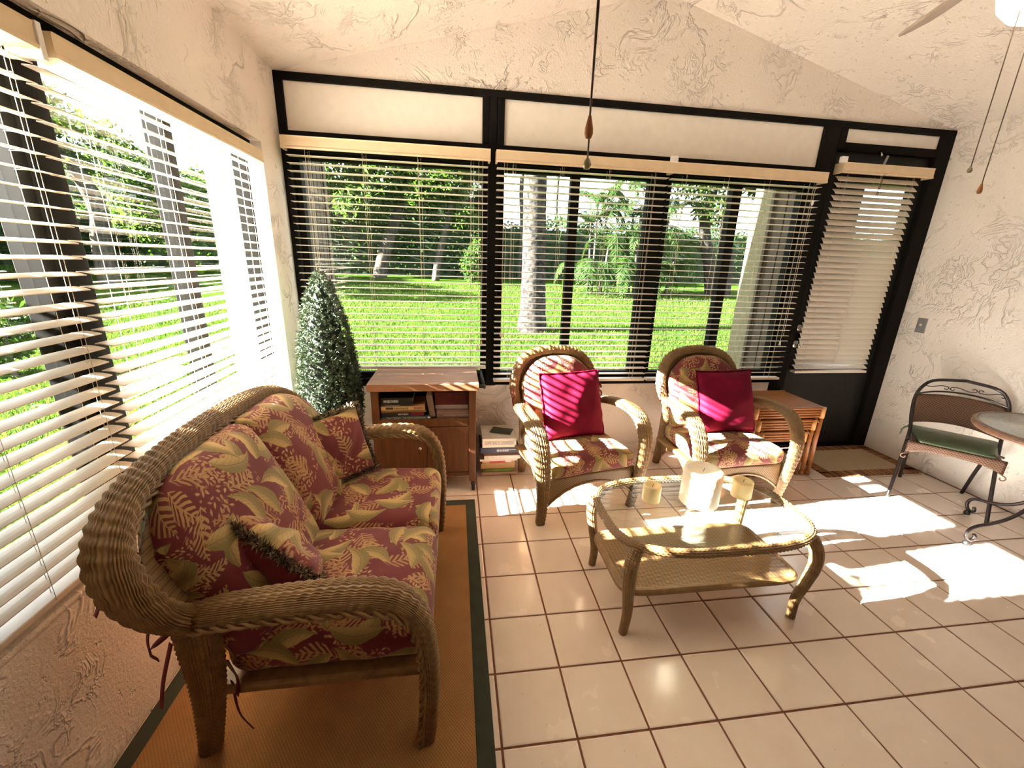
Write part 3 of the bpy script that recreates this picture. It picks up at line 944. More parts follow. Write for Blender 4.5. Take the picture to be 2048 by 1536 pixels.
make_blind('nearly closed cream slat blind mounted on the black door', (2.352, 0.765, 0), 0, 0.672, 2.238, 0.69, 52, (0.012, 0.07), pitch=0.0425, ladders=3, clip=-0.02, tilts=lambda z: 60 - 16 * min(1.0, max(0.0, (z - 1.5) / 0.6)) - 30 * min(1.0, max(0.0, (0.84 - z) / 0.1)))

# ------------------------------------------------------------------ rugs
rug = thing('area_rug', 'brown woven jute rug with dark green border under the settee', 'rug', (-0.825, -0.93, 0))
MB().box((-0.535, -1.07, 0.0), (0.495, 1.06, 0.008)).build('field', MAT['jute'], rug, 0.002)
mb = MB().box((-0.585, -1.12, 0), (-0.532, 1.115, 0.0095)).box((0.492, -1.12, 0), (0.552, 1.115, 0.0095)).box((-0.532, -1.12, 0), (0.492, -1.066, 0.0095)).box((-0.532, 1.056, 0), (0.492, 1.115, 0.0095))
mb.build('border', MAT['rug_edge'], rug, 0.003)
dm = thing('door_mat', 'beige door mat with brown striped border at the black door', 'door mat', (2.81, 0.53, 0))
MB().box((-0.34, -0.19, 0), (0.34, 0.17, 0.007)).build('field', MAT['mat_field'], dm, 0.002)
mb = MB().box((-0.42, -0.265, 0), (0.42, -0.185, 0.009)).box((-0.42, 0.165, 0), (0.42, 0.24, 0.009))
mb.build('border', MAT['mat_border'], dm, 0.002)
o = MB().box((-0.215, 0.335, 0), (0.215, 0.42, 0.009)).box((-0.215, -0.42, 0), (0.215, -0.335, 0.009)).build('border', MAT['mat_border'], dm, 0.002)
o.rotation_euler = (0, 0, R90)

# ------------------------------------------------------------------ settee
SX, SY = -0.83, -0.6525
st = thing('wicker_settee', 'wicker settee with burgundy floral cushions along the left windows', 'settee', (SX, SY, 0.009))
st.scale = (1, 0.9375, 1)
def basis(o, X, Y, Z, loc):
    m = Matrix((Vector(X), Vector(Y), Vector(Z))).transposed().to_4x4()
    m.translation = Vector(loc)
    o.matrix_local = m
    return o
arm = [(-1.10, .560, .042, .026), (-0.98, .588, .050, .026), (-0.81, .608, .055, .025), (-0.65, .610, .056, .025), (-0.555, .585, .055, .025),
       (-0.497, .51, .050, .026), (-0.477, .40, .045, .027), (-0.473, .26, .040, .027), (-0.482, .10, .034, .027), (-0.490, 0.0, .030, .025)]
ysh = [.585, .598, .605, .605, .602, .597, .59, .585, .58, .578]
for s in (-1, 1):
    c = [(x - SX, s * y, z, a, b) for (x, z, a, b), y in zip(arm, ysh)]
    woven_sweep('arm', c, (0, 1, 0), MAT['wicker'], st, 0.0070, 0.028, 0.0095, phase=0.09)
    for e in (-1, 1):
        braid_edge('arm_braid', [(q[0], q[1] + e * (q[3] + 0.001), q[2] - 0.016 if i < 5 else q[2]) if i < 5 else (q[0] - 0.018, q[1] + e * q[3], q[2]) for i, q in enumerate(c)], 0.0085, MAT['wicker'], st, 0.04)
    lg = [(-1.075, .565, .056, .042), (-1.085, .45, .052, .042), (-1.10, .30, .044, .039), (-1.125, .15, .037, .034), (-1.155, 0.0, .031, .029)]
    woven_sweep('rear_leg', [(x - SX, s * (.585 - 0.10 * (0.57 - z)), z, a, b) for x, z, a, b in lg], (0.85, 0.5, 0), MAT['wicker'], st, 0.0070, 0.02, 0.0075, phase=0.5)
zb = [(-.600, .56, .046, .036), (-.652, .64, .050, .038), (-.662, .73, .050, .038), (-.615, .815, .047, .038), (-.485, .872, .043, .038), (-.25, .900, .040, .038),
      (0, .906, .039, .038), (.23, .898, .040, .038), (.445, .866, .043, .038), (.560, .800, .047, .038), (.610, .72, .050, .038), (.612, .64, .050, .038), (.592, .56, .046, .036)]
bx = lambda z: -1.090 - 0.46 * (z - .57) - SX
woven_sweep('back_roll', [(bx(z), y, z, a, b) for y, z, a, b in zb], (1, 0, -0.36), MAT['wicker'], st, 0.0072, 0.030, 0.0100, phase=0.09)
R, _ = smooth_path([(y, z, 0) for y, z, a, b in zb], 120)
braid_edge('back_braid', [(bx(z) + 0.040, y * 0.985, z - 0.016) for y, z, _q in R[5:-5:4]], 0.008, MAT['wicker'], st, 0.04)
mb = MB()
for q in range(31):
    y = -0.57 + 1.14 * q / 30
    zt = np.interp(y, [p[0] for p in zb[3:10]], [p[1] for p in zb[3:10]])
    mb.tube([(bx(0.40), y, 0.32), (bx(zt), y, zt)], 0.0028, 6)
    if q < 30:
        mb.tube([(bx(0.40), y, 0.40), (bx(zt - .02), y + 0.035, zt - 0.02)], 0.0018, 5)
o = mb.build('back_lattice', MAT['wicker'], st); o['kind'] = 'stuff'
V = []; n = 33
for j in range(17):
    for i in range(n):
        y = -0.65 + 1.30 * i / (n - 1)
        zt = np.interp(abs(y), [0, .25, .485, .60, .65], [.855, .85, .82, .75, .62])
        zl = .42 if abs(y) < .5 else .57
        z = zl + (zt - zl) * j / 16
        V.append((bx(z) + .012, y, z))
F = [(j * n + i, j * n + i + 1, (j + 1) * n + i + 1, (j + 1) * n + i) for j in range(16) for i in range(n - 1)]
MAT['wicker_panel'] = weave_mat('settee_back_panel', (0.22, 0.13, 0.052), (0.07, 0.036, 0.014), 520, 520, 0.5, swap=True, amt=0.6)
o = np_obj('back_panel', V, F, MAT['wicker_panel'], st); so = o.modifiers.new('thick', 'SOLIDIFY'); so.thickness = 0.008
mb = MB().box((-0.27, -0.555, 0.235), (0.33, 0.555, 0.268))
mb.build('seat_frame', MAT['wicker'], st, 0.01)
woven_sweep('apron', [(0.335, -.55, .24, .012, .032), (0.342, -.3, .255, .012, .022), (0.345, 0, .26, .012, .018), (0.342, .3, .255, .012, .022), (0.335, .55, .24, .012, .032)], (1, 0, 0), MAT['wicker'], st, 0.008, 0.03, 0.003)
for q, s in enumerate((-1, 1)):
    V, F, UV = rounded_box_grid(0.60, 0.535, 0.165, 0.058, (30, 28, 8), 0.030, 0.0, 0.004, 3 + q)
    o = np_obj('seat_cushion', V, F, MAT['floral'], st, UV + (0.9 * q, 0.37 + 0.41 * q))
    o.location = (0.062, s * 0.268, 0.352)
    a = math.radians(22)
    V, F, UV = rounded_box_grid(0.575, 0.57, 0.135, 0.055, (28, 28, 8), 0.045, 0.01, 0.004, 11 + q)
    xo = V[:, 0] * s; dr = np.clip((xo + 0.02) / 0.29, 0, 1) ** 3
    up = np.clip((V[:, 1] + 0.05) / 0.33, 0, 1)
    V[:, 1] -= 0.14 * dr * up
    V[:, 2] -= 0.02 * up
    o = np_obj('back_cushion', V, F, MAT['floral'], st, UV + (2.1 + 1.3 * q, 1.9))
    basis(o, (0, 1, 0), (-math.sin(a), 0, math.cos(a)), (math.cos(a), 0, math.sin(a)), (-1.082 - SX, s * 0.275, 0.632))
# ribbon ties
def ribbon(parent, pts, w=0.016, mat='burgundy'):
    P, _ = smooth_path(pts, 14)
    Tn = np.gradient(P, axis=0); S = unit(np.cross(Tn, (0.6, 0.8, 0.1))) * w / 2
    N2 = unit(np.cross(Tn, S)) * 0.0008
    V = np.vstack([P + S + N2, P - S + N2, P - S - N2, P + S - N2]); m = len(P)
    F = []
    for i in range(m - 1):
        for q in range(4):
            r = (q + 1) % 4
            F.append((q * m + i, r * m + i, r * m + i + 1, q * m + i + 1))
    return np_obj('tie', V, F, MAT[mat], parent)
for pts in ([(-0.36, -.60, .66), (-0.41, -.625, .66), (-0.425, -.64, .63)], [(-0.33, -.605, .59), (-0.335, -.63, .54), (-0.33, -.64, .49)],
            [(-0.30, -.60, .53), (-0.33, -.64, .51), (-0.30, -.66, .50)], [(-0.30, -.61, .50), (-0.325, -.63, .40), (-0.345, -.635, .31)],
            [(-0.215, -.545, .36), (-0.19, -.56, .30), (-0.20, -.56, .24)], [(-0.215, -.545, .28), (-0.21, -.55, .16), (-0.175, -.56, .10)]):
    ribbon(st, pts)

# floral throw pillows with bullion fringe
def fringe_mesh(edge, ln, nper, outward, seed):
    rs = np.random.default_rng(seed)
    E = np.vstack([edge, edge[:1]])
    s = np.r_[0, np.cumsum(np.linalg.norm(np.diff(E, axis=0), axis=1))]
    n = int(s[-1] * nper)
    u = rs.uniform(0, s[-1], n)
    P = np.stack([np.interp(u, s, E[:, k]) for k in range(3)], 1)
    O = unit(P * (1, 1, 0))
    D = unit(O * outward + rs.normal(0, 0.62, (n, 3)))
    V, F = leaf_quads(P + rs.normal(0, 0.003, (n, 3)), D, unit(rs.normal(0, 1, (n, 3))), ln * rs.uniform(0.6, 1.15, n), 0.0042)
    return V, F
def floral_pillow(label, loc, X, Y, Z, sz, t, seed, plain_back=True):
    p = thing('throw_pillow', label, 'pillow', loc, 0, 'floral throw pillows')
    V, F, UV, edge, half = throw_pillow(sz, sz, t, seed=seed)
    c = np_obj('cover', V, F, MAT['floral'], p, UV + 0.7 * seed)
    if plain_back:
        c.data.materials.append(MAT['burgundy'])
        ix = np.zeros(len(F), dtype=np.int32); ix[len(F) // 2:] = 1
        c.data.polygons.foreach_set('material_index', ix)
    V, F = fringe_mesh(edge, 0.026, 4200, 0.8, seed)
    np_obj('fringe', V, F, MAT['fringe'], p, smooth=False)
    m = Matrix((Vector(X), Vector(Y), Vector(Z))).transposed().to_4x4(); m.translation = Vector(loc)
    p.matrix_world = m
    return p
def ortho(Y, N):
    Y = Vector(Y).normalized(); Z = (Vector(N) - Y * Vector(N).dot(Y)).normalized(); return Y.cross(Z), Y, Z
floral_pillow('fringed floral pillow leaning at the far end of the settee', (-.950, -.310, .628), (.71, .703, .057), (-.273, .199, .941), (.65, -.684, .333), 0.325, 0.13, 2, False)
X = Vector((.822, -.235, -.52)); Z = Vector((.53, .654, .54)); Y = Z.cross(X).normalized(); Z = X.cross(Y)
floral_pillow('fringed floral pillow tucked against the near arm of the settee', (-.972, -.955, .562), X, Y, Z, 0.355, 0.16, 5, True)

# ------------------------------------------------------------------ wicker armchairs
def make_chair(label, loc, rotz):
    c = thing('wicker_armchair', label, 'armchair', loc, rotz, 'wicker armchairs by the back windows')
    W = MAT['wicker_chair']
    # local: front = -Y, origin between the front feet
    arm = [(.245, .50, .560, .040, .022), (.300, .40, .600, .048, .022), (.340, .24, .622, .052, .021), (.352, .10, .612, .053, .021), (.352, .015, .565, .052, .022),
           (.348, -.035, .48, .048, .023), (.340, -.048, .38, .043, .024), (.330, -.042, .25, .036, .024), (.322, -.02, .10, .030, .024), (.318, 0.0, 0.0, .026, .023)]
    for s in (-1, 1):
        woven_sweep('arm', [(s * x, y, z, a, b) for x, y, z, a, b in arm], (1, 0.1 * s, 0), W, c, 0.0080, 0.028, 0.0085, step=0.0080, vps=5, phase=0.09)
        woven_sweep('rear_leg', [(s * .235, .505, .55, .034, .034), (s * .215, .54, .38, .034, .034), (s * .195, .59, .18, .030, .030), (s * .180, .645, 0, .024, .024)], (1, 0, 0), W, c, 0.0080, 0.02, 0.0065, step=0.0065, vps=5)
    zb = [(-.248, .53, .042), (-.290, .62, .044), (-.300, .71, .044), (-.265, .82, .042), (-.18, .895, .040), (0, .925, .040), (.18, .895, .040), (.265, .82, .042), (.300, .71, .044), (.290, .62, .044), (.248, .53, .042)]
    by = lambda z: .495 + 0.26 * (z - .53)
    woven_sweep('back_roll', [(x, by(z), z, r * 0.80, r * 0.62) for x, z, r in zb], (0, 1, 0.26), W, c, 0.0080, 0.028, 0.0085, step=0.0080, vps=5, phase=0.09)
    # woven back panel
    V = []; F = []
    xs = np.linspace(-1, 1, 25); zs = np.linspace(0.30, 0.90, 25)
    for z in zs:
        hw = np.interp(z, [.3, .53, .62, .71, .82, .895, .925], [.20, .24, .285, .295, .26, .18, .05])
        for x in xs: V.append((x * hw, by(z) + 0.012 - 0.03 * (1 - x * x) * 0, z))
    n = 25
    F = [(j * n + i, j * n + i + 1, (j + 1) * n + i + 1, (j + 1) * n + i) for j in range(n - 1) for i in range(n - 1)]
    o = np_obj('back_panel', V, F, MAT['wicker_flat'], c)
    so = o.modifiers.new('thick', 'SOLIDIFY'); so.thickness = 0.008
    # seat rail and arched apron
    mb = MB().box((-.30, .03, .265), (.30, .50, .29)); mb.build('seat_frame', MAT['wicker_flat'], c, 0.006)
    def apron(name, p0, p1, z0, mid):
        V = []; F = []; m = 31
        p0 = np.array(p0); p1 = np.array(p1)
        for i in range(m):
            t = i / (m - 1); q = p0 + (p1 - p0) * t
            drop = mid + (0.13 - 0.0) * abs(2 * t - 1) ** 2.2
            for k in range(6):
                V.append((q[0], q[1], z0 - drop * k / 5))
        F = [(i * 6 + k, i * 6 + k + 1, (i + 1) * 6 + k + 1, (i + 1) * 6 + k) for i in range(m - 1) for k in range(5)]
        o = np_obj(name, V, F, MAT['wicker_flat'], c); so = o.modifiers.new('thick', 'SOLIDIFY'); so.thickness = 0.012
        ed = [tuple(V[i * 6 + 5]) for i in range(m)]
        return MB().tube(ed, 0.008, 6).build('apron_edge', W, c)
    apron('apron', (-.305, -.018), (.305, -.018), .295, 0.055)
    for s in (-1, 1): apron('side_apron', (s * .318, .02), (s * .205, .54), .285, 0.04)
    V, F, UV = rounded_box_grid(.595, .53, .115, .045, (26, 24, 6), 0.026, 0, 0.003, 21)
    V[:, 0] *= 1 - 0.13 * np.clip((V[:, 1] + .265) / .53, 0, 1)
    o = np_obj('seat_cushion', V, F, MAT['floral'], c, UV + (3.3, 2.2)); o.location = (0, .225, .348)
    a = math.radians(16)
    V, F, UV = rounded_box_grid(.52, .52, .10, .045, (26, 26, 6), 0.03, 0, 0.003, 22)
    x = V[:, 0] / .26; up = np.clip((V[:, 1] + .06) / .32, 0, 1)
    V[:, 1] -= 0.16 * np.abs(x) ** 3 * up
    o = np_obj('back_cushion', V, F, MAT['floral'], c, UV + (5.1, 4.2))
    basis(o, (1, 0, 0), (0, math.sin(a), math.cos(a)), (0, -math.cos(a), math.sin(a)), (0, .475, .640))
    for s in (-1, 1):
        ribbon(c, [(s * .31, .50, .64), (s * .335, .47, .63), (s * .33, .46, .58)], 0.012)
        ribbon(c, [(s * .31, .51, .66), (s * .33, .50, .69), (s * .335, .47, .66)], 0.012)
    return c
MAT['wicker_flat'] = weave_mat('flat_wicker_panel', (0.26, 0.15, 0.058), (0.06, 0.03, 0.011), 400, 400, 0.5, swap=True, amt=0.85)
RC1, RC2 = math.radians(13.0), math.radians(4.0)
ch1 = make_chair('wicker armchair with striped sunlight, nearer the wooden cart', (0.412, -0.030, 0), RC1)
ch2 = copy_tree(ch1)
ch2.location = (1.405, -0.022, 0); ch2.rotation_euler = (0, 0, RC2)
ch2['label'] = 'wicker armchair beside the nesting tables'

def chair_pillow(label, ch, rot, lx, seed):
    V, F, UV, edge, half = throw_pillow(.42, .42, .16, seed=seed, pinch=0.05, power=0.36, wr=0.0022)
    V[:, 2] += 0.0
    p = thing('velvet_pillow', label, 'pillow', (0, 0, 0), 0, 'crimson pillows on the armchairs')
    np_obj('cover', V, F, MAT['velvet'], p, UV)
    # gathered flange round the rim
    E = np.vstack([edge, edge[:1]]); s = np.r_[0, np.cumsum(np.linalg.norm(np.diff(E, axis=0), axis=1))]
    u = np.linspace(0, s[-1], 220)
    P = np.stack([np.interp(u, s, E[:, k]) for k in range(3)], 1); O = unit(P * (1, 1, 0))
    P2 = P + O * 0.013; P2[:, 2] += 0.006 * np.sin(u * 70); V2 = np.vstack([P, P2]); n = len(P)
    F2 = [(i, (i + 1) % n, n + (i + 1) % n, n + i) for i in range(n - 1)]
    o = np_obj('flange', V2, F2, MAT['velvet'], p); so = o.modifiers.new('thick', 'SOLIDIFY'); so.thickness = 0.003
    a = math.radians(20)
    cx, sx = math.cos(rot), math.sin(rot)
    Xv = Vector((cx, sx, 0)); Bk = Vector((-sx, cx, 0))
    Yv = (Bk * math.sin(a) + Vector((0, 0, 1)) * math.cos(a)); Zv = Xv.cross(Yv)
    m = Matrix((Xv, Yv, Zv)).transposed().to_4x4(); m.translation = Vector(ch) + Xv * lx + Bk * .295 + Vector((0, 0, .62))
    p.matrix_world = m
    return p
chair_pillow('crimson square pillow striped by sun, on the armchair by the cart', (0.412, -0.030, 0), RC1, 0.01, 31)
chair_pillow('dark crimson square pillow on the armchair by the nesting tables', (1.405, -0.022, 0), RC2, 0.055, 33)

# ------------------------------------------------------------------ coffee table and candles
ct = thing('coffee_table', 'wicker coffee table with oval glass top on the tiled floor', 'coffee table', (0.70, -0.672, 0))
W = MAT['wicker_table']
def rrect(a, b, p, n):
    t = np.linspace(0, 2 * np.pi, n, endpoint=False)
    return np.stack([a * np.sign(np.cos(t)) * np.abs(np.cos(t)) ** (2 / p), b * np.sign(np.sin(t)) * np.abs(np.sin(t)) ** (2 / p)], 1)
rp = rrect(.447, .278, 3.2, 48)
sd = np.array([(0.0, 0.0, 1.0)])
woven_sweep('rim', [(x, y, .437, .0165, .0185) for x, y in rp], (0, 0, 1), W, ct, 0.0085, 0.018, 0.006, power=2.0, step=0.0035, vps=5, closed=True, phase=0.5)
gp = rrect(.437, .268, 3.2, 96)
mb = MB().prism([tuple(p) for p in gp], .4475, .4545); mb.build('glass_top', MAT['table_glass'], ct)
for sx in (-1, 1):
    for sy in (-1, 1):
        woven_sweep('leg', [(sx * .385, sy * .212, .425, .026, .026), (sx * .408, sy * .228, .370, .027, .027), (sx * .414, sy * .234, .300, .0255, .0255), (sx * .402, sy * .224, .20, .022, .022),
                            (sx * .390, sy * .210, .10, .0195, .0195), (sx * .396, sy * .206, 0, .017, .017)], (sx * .5, -sy * .8, 0), W, ct, 0.012, 0.0085, 0.0045, power=2.0, step=0.0019, vps=4, phase=0.0)
sp = rrect(.405, .196, 9, 48)
woven_sweep('shelf_rim', [(x, y, .195, .016, .018) for x, y in sp], (0, 0, 1), W, ct, 0.012, 0.007, 0.0028, power=2.0, step=0.0022, vps=4, closed=True, phase=0.0)
k = NT('striped_shelf_weave')
_s = k.n('SeparateXYZ'); k.put(_s.inputs[0], k.coord())
_st = k.math('SINE', k.math('MULTIPLY', _s.outputs[0], 2 * math.pi / 0.036))
_fi = k.math('SINE', k.math('MULTIPLY', _s.outputs[1], 2 * math.pi / 0.0075))
_h = k.math('ADD', k.math('MULTIPLY', k.math('ABSOLUTE', _st), 0.6), k.math('MULTIPLY', _fi, 0.4))
_c = k.mix(k.math('LESS_THAN', k.math('ABSOLUTE', _st), 0.22), (0.25, 0.14, 0.055), (0.40, 0.26, 0.12))
_c = k.mix(k.math('MULTIPLY', k.math('LESS_THAN', _fi, -0.35), 0.6), _c, (0.10, 0.05, 0.02))
MAT['shelf_weave'] = k.done(k.bsdf(_c, 0.42, _h, 0.6, 0.004, Coat_Weight=0.3))
mb = MB().prism([tuple(p) for p in rrect(.400, .192, 9, 64)], .190, .206); mb.build('shelf', MAT['shelf_weave'], ct)
def candle(label, x, y, r, h, mat):
    c = thing('pillar_candle', label, 'candle', (x, y, .4548), 0, 'candles on the coffee table')
    MB().lathe([(0, 0), (r * .98, 0), (r, .003), (r, h - .006), (r * .97, h), (r * .80, h + .001), (r * .62, h - .006), (r * .3, h - .009), (0, h - .010)], (0, 0, 0), 40).build('wax', MAT[mat], c)
    MB().tube([(0, 0, h - .012), (.001, 0, h - .004), (.004, .001, h + .004)], .0012, 6).build('wick', MAT['wick'], c)
candle('short yellow pillar candle at left on the coffee table', .503, -.598, .040, .078, 'wax')
candle('large ivory pillar candle, tallest on the coffee table', .722, -.628, .085, .165, 'wax_ivory')
candle('small yellow pillar candle at right on the coffee table', .957, -.600, .045, .082, 'wax')

# ------------------------------------------------------------------ wooden cart
ca = thing('kitchen_cart', 'dark wooden cart with open book shelf and casters by the topiary', 'cart', (-0.582, 0.51, 0))
C, CT = MAT['cart'], MAT['cart_top']
for q in range(8):
    MB().box((-.337, -.232 + q * .058, .716), (.337, -.2325 + (q + 1) * .058, .760)).build('top_plank', CT, ca, 0.0015)
for sx in (-1, 1):
    for sy in (-1, 1):
        p = MB().box((sx * .298 - .022, sy * .190 - .022, .075), (sx * .298 + .022, sy * .190 + .022, .716)).build('post', C, ca, 0.002)
        cs = MB().lathe([(0, -.011), (.029, -.011), (.031, -.006), (.031, .006), (.029, .011), (0, .011)], (sx * .305, sy * .195, .031), 20, 'X'); cs.build('caster', MAT['black'], ca)
        MB().box((sx * .305 - .016, sy * .195 - .012, .045), (sx * .305 + .016, sy * .195 + .022, .078)).build('caster_fork', MAT['black'], ca, 0.003)
for sx in (-1, 1): MB().box((sx * .300 - .008, -.17, .12), (sx * .300 + .008, .17, .716)).build('side_panel', C, ca)
MB().box((-.28, .185, .12), (.28, .197, .716)).build('back_panel', C, ca)
MB().box((-.285, -.205, .490), (.285, .19, .520)).build('shelf', C, ca, 0.002)
MB().box((-.278, -.208, .472), (.278, -.196, .526)).build('shelf_rail', C, ca, 0.002)
MB().box((-.285, -.20, .11), (.285, .19, .14)).build('bottom_panel', C, ca, 0.002)
for a, b, kx in ((-.276, .004, -.035), (.008, .276, .045)):
    d = MB().box((a, -.208, .147), (b, -.190, .468)).build('door', MAT['cart_door'] if 'cart_door' in MAT else C, ca, 0.002)
    MB().lathe([(0, -.020), (.008, -.019), (.011, -.013), (.006, -.007), (.006, .003)], (kx if kx > 0 else kx, -.208, .33), 14, 'Y').build('knob', MAT['chrome'], d, recalc=True)
mb = MB().tube([(.372, -.20, .728), (.372, .20, .728)], .010, 10)
for y in (-.18, .18): mb.box((.335, y - .008, .720), (.378, y + .008, .738))
mb.build('towel_bar', MAT['black'], ca)

# ------------------------------------------------------------------ books
def text_mesh(s, size, mat, parent, loc, rot, bold=0.0, fit=None):
    cu = bpy.data.curves.new('lettering', 'FONT'); cu.body = s; cu.size = size; cu.align_x = 'CENTER'; cu.align_y = 'CENTER'; cu.extrude = 0.0002; cu.offset = bold
    t = bpy.data.objects.new('lettering', cu); COL.objects.link(t)
    dg = bpy.context.evaluated_depsgraph_get(); dg.update()
    me = bpy.data.meshes.new_from_object(t.evaluated_get(dg))
    bpy.data.objects.remove(t); bpy.data.curves.remove(cu)
    me.materials.clear(); me.materials.append(mat)
    o = bpy.data.objects.new('lettering', me); link(o, parent)
    o.location = loc; o.rotation_euler = rot
    if fit:
        xs = [v.co.x for v in me.vertices]; wd = max(xs) - min(xs)
        o.scale = (fit / wd, 1, 1)
    return o
bookm = {}
def book(label, x0, x1, y0, y1, z0, z1, col, group, text=None, tcol=(0.05, 0.05, 0.05), tsize=0.02, tfit=None, block=None, marks=None, rot=0.0, cat='book', tz=0.5):
    """lying book, spine toward the viewer (-Y)"""
    cx, cy = (x0 + x1) / 2, (y0 + y1) / 2
    b = thing('book', label, cat, (cx, cy, z0), rot, group)
    w, d, h = x1 - x0, y1 - y0, z1 - z0
    key = tuple(col)
    if key not in bookm: bookm[key] = bookmat('book_cover_%d' % len(bookm), col)
    m = bookm[key]
    th = min(0.003, h * 0.12)
    mb = MB().box((-w / 2, -d / 2, 0), (w / 2, d / 2, th)).box((-w / 2, -d / 2, h - th), (w / 2, d / 2, h)).box((-w / 2, -d / 2, th), (w / 2, -d / 2 + .003, h - th))
    mb.build('cover', m, b, 0.0008)
    MB().box((-w / 2 + .003, -d / 2 + .003, th), (w / 2 - .003, d / 2 - .004, h - th)).build('pages', MAT['paper'], b)
    yf = -d / 2 - 0.0006
    if block:
        for (a, c, e, f, colr) in block:
            kk = tuple(colr)
            if kk not in bookm: bookm[kk] = bookmat('book_print_%d' % len(bookm), colr)
            MB().box((-w / 2 + a * w, yf - .0004, e * h), (-w / 2 + c * w, yf + .0008, f * h)).build('spine_print', bookm[kk], b)
    kt = tuple(tcol)
    if kt not in bookm: bookm[kt] = bookmat('book_ink_%d' % len(bookm), tcol)
    if marks:
        rs = np.random.default_rng(int(abs(x0 * 1000) + z0 * 10000))
        mb = MB(); x = -w / 2 + marks[0] * w
        while x < -w / 2 + marks[1] * w:
            q = rs.uniform(0.0012, 0.003); hh = h * rs.uniform(0.25, 0.42)
            mb.box((x, yf - .0005, h * .5 - hh * .6), (x + q, yf + .0005, h * .5 + hh * .5)); x += q + rs.uniform(0.001, 0.0035)
        mb.build('spine_print', bookm[kt], b)
    if text:
        text_mesh(text, tsize, bookm[kt], b, (0, yf - .0006, h * tz), (R90, 0, 0), 0.0, tfit)
    return b
G = 'books stacked on the floor by the cart'
yb0, yb1 = 0.505, 0.735
book('thin pink-beige book at the bottom of the floor stack', -.212, .052, yb0 - .005, yb1, 0.0, .024, (.55, .36, .29), G)
book('green book second from the bottom of the floor stack', -.200, .028, yb0, yb1, .0245, .051, (.10, .13, .02), G, marks=(.1, .9), tcol=(.30, .38, .06), block=[(.35, .98, .25, .85, (.18, .27, .03))])
book('thick tan book in the lower half of the floor stack', -.213, .032, yb0, yb1, .0515, .094, (.48, .27, .10), G)
book('book with orange and red spine in the floor stack', -.205, .030, yb0, yb1, .0945, .116, (.55, .30, .14), G, block=[(.22, .72, .1, .9, (.45, .02, .015)), (.70, .90, .3, .85, (.8, .66, .6))])
book('cream paperback in the middle of the floor stack', -.222, .048, yb0 - .012, yb1 - .01, .1165, .133, (.72, .58, .48), G)
book('white paperback jutting right in the floor stack', -.192, .078, yb0 - .015, yb1 - .02, .1335, .160, (.78, .72, .62), G, marks=(.05, .6), tcol=(.6, .5, .42))
book('thin brown paperback under the navy book', -.195, .066, yb0, yb1, .1605, .171, (.26, .11, .06), G)
book('navy blue book second from the top of the floor stack', -.218, .060, yb0, yb1, .1715, .217, (.012, .014, .05), G, marks=(.42, .72), tcol=(.65, .62, .65), block=[(.70, .97, .52, .60, (.6, .6, .65))])
book('thick white handbook on top of the floor stack', -.205, .038, yb0, yb1 + .02, .2175, .287, (.78, .70, .58), G, text='HOME HEALTH HANDBOOK', tcol=(.12, .08, .07), tsize=.022, tfit=.205, block=[(.05, .95, .33, .36, (.35, .27, .22)), (.05, .95, .66, .69, (.35, .27, .22))])
pm = thing('booklet', 'dark green booklet lying on the white handbook', 'booklet', (-.055, .635, .2875), -0.35)
MB().box((-.075, -.05, 0), (.075, .05, .004)).build('pages', MAT['paper'], pm)
bookm['g'] = bookmat('dark_green_cover', (.03, .045, .03), 0.25)
MB().box((-.078, -.053, .004), (.078, .053, .006)).build('cover', bookm['g'], pm)
G = 'books on the cart shelf'
a0 = -.582; yf = .318
book('teal cookbook at the bottom of the cart shelf pile', -.850, -.545, yf, .52, .520, .540, (.035, .06, .06), G, text='ITALY TODAY   THE NEW COOKBOOK', tcol=(.45, .55, .52), tsize=.013, tfit=.24, block=[(.93, .98, .3, .8, (.75, .7, .6))])
book('black and burgundy book on the cart shelf, second from bottom', -.848, -.585, yf + .004, .52, .5405, .566, (.022, .014, .014), G, block=[(.68, .98, .05, .95, (.14, .01, .03))], marks=(.38, .62), tcol=(.6, .5, .5))
book('olive gold thin book in the cart shelf pile', -.850, -.575, yf + .002, .52, .5665, .580, (.22, .14, .045), G, marks=(.3, .8), tcol=(.10, .06, .02))
book('tan book with dark label in the cart shelf pile', -.850, -.583, yf, .52, .5805, .606, (.52, .33, .15), G, marks=(.30, .6), tcol=(.12, .07, .03), block=[(.11, .28, .25, .8, (.05, .03, .02)), (.60, .61, .1, .9, (.05, .03, .02)), (.75, .97, .2, .8, (.30, .14, .08))])
book('thin dark green book under the black book on the cart', -.850, -.660, yf + .004, .52, .6065, .618, (.03, .045, .04), G, marks=(.15, .6), tcol=(.35, .4, .35))
book('thick black book on top of the cart shelf pile', -.850, -.655, yf + .002, .52, .6185, .662, (.012, .013, .012), G, marks=(.1, .55), tcol=(.62, .60, .55))
b = thing('book', 'grey-brown book standing tilted in the middle of the cart shelf', 'book', (-.545, .42, .521), 0, G)
bookm['gb'] = bookmat('grey_brown_cover', (.17, .115, .095))
mb = MB().obox((0, 0, .078), (.036, .18, .15), (0, math.radians(-9), 0)); mb.build('cover', bookm['gb'], b, .003)
MB().obox((0, .004, .079), (.029, .178, .151), (0, math.radians(-9), 0)).build('pages', MAT['paper'], b)
book('grey book lying at right on the cart shelf', -.520, -.310, yf + .03, .55, .575, .600, (.30, .24, .22), G)
pp = book('papers lying under the grey book on the cart shelf', -.510, -.305, yf + .01, .55, .520, .574, (.20, .12, .10), G, block=[(.2, 1., .30, .42, (.34, .26, .23)), (.05, .9, .62, .70, (.30, .22, .20))])
rb = thing('storage_box', 'dark red patterned box on the grey book on the cart', 'box', (-.415, .45, .6005))
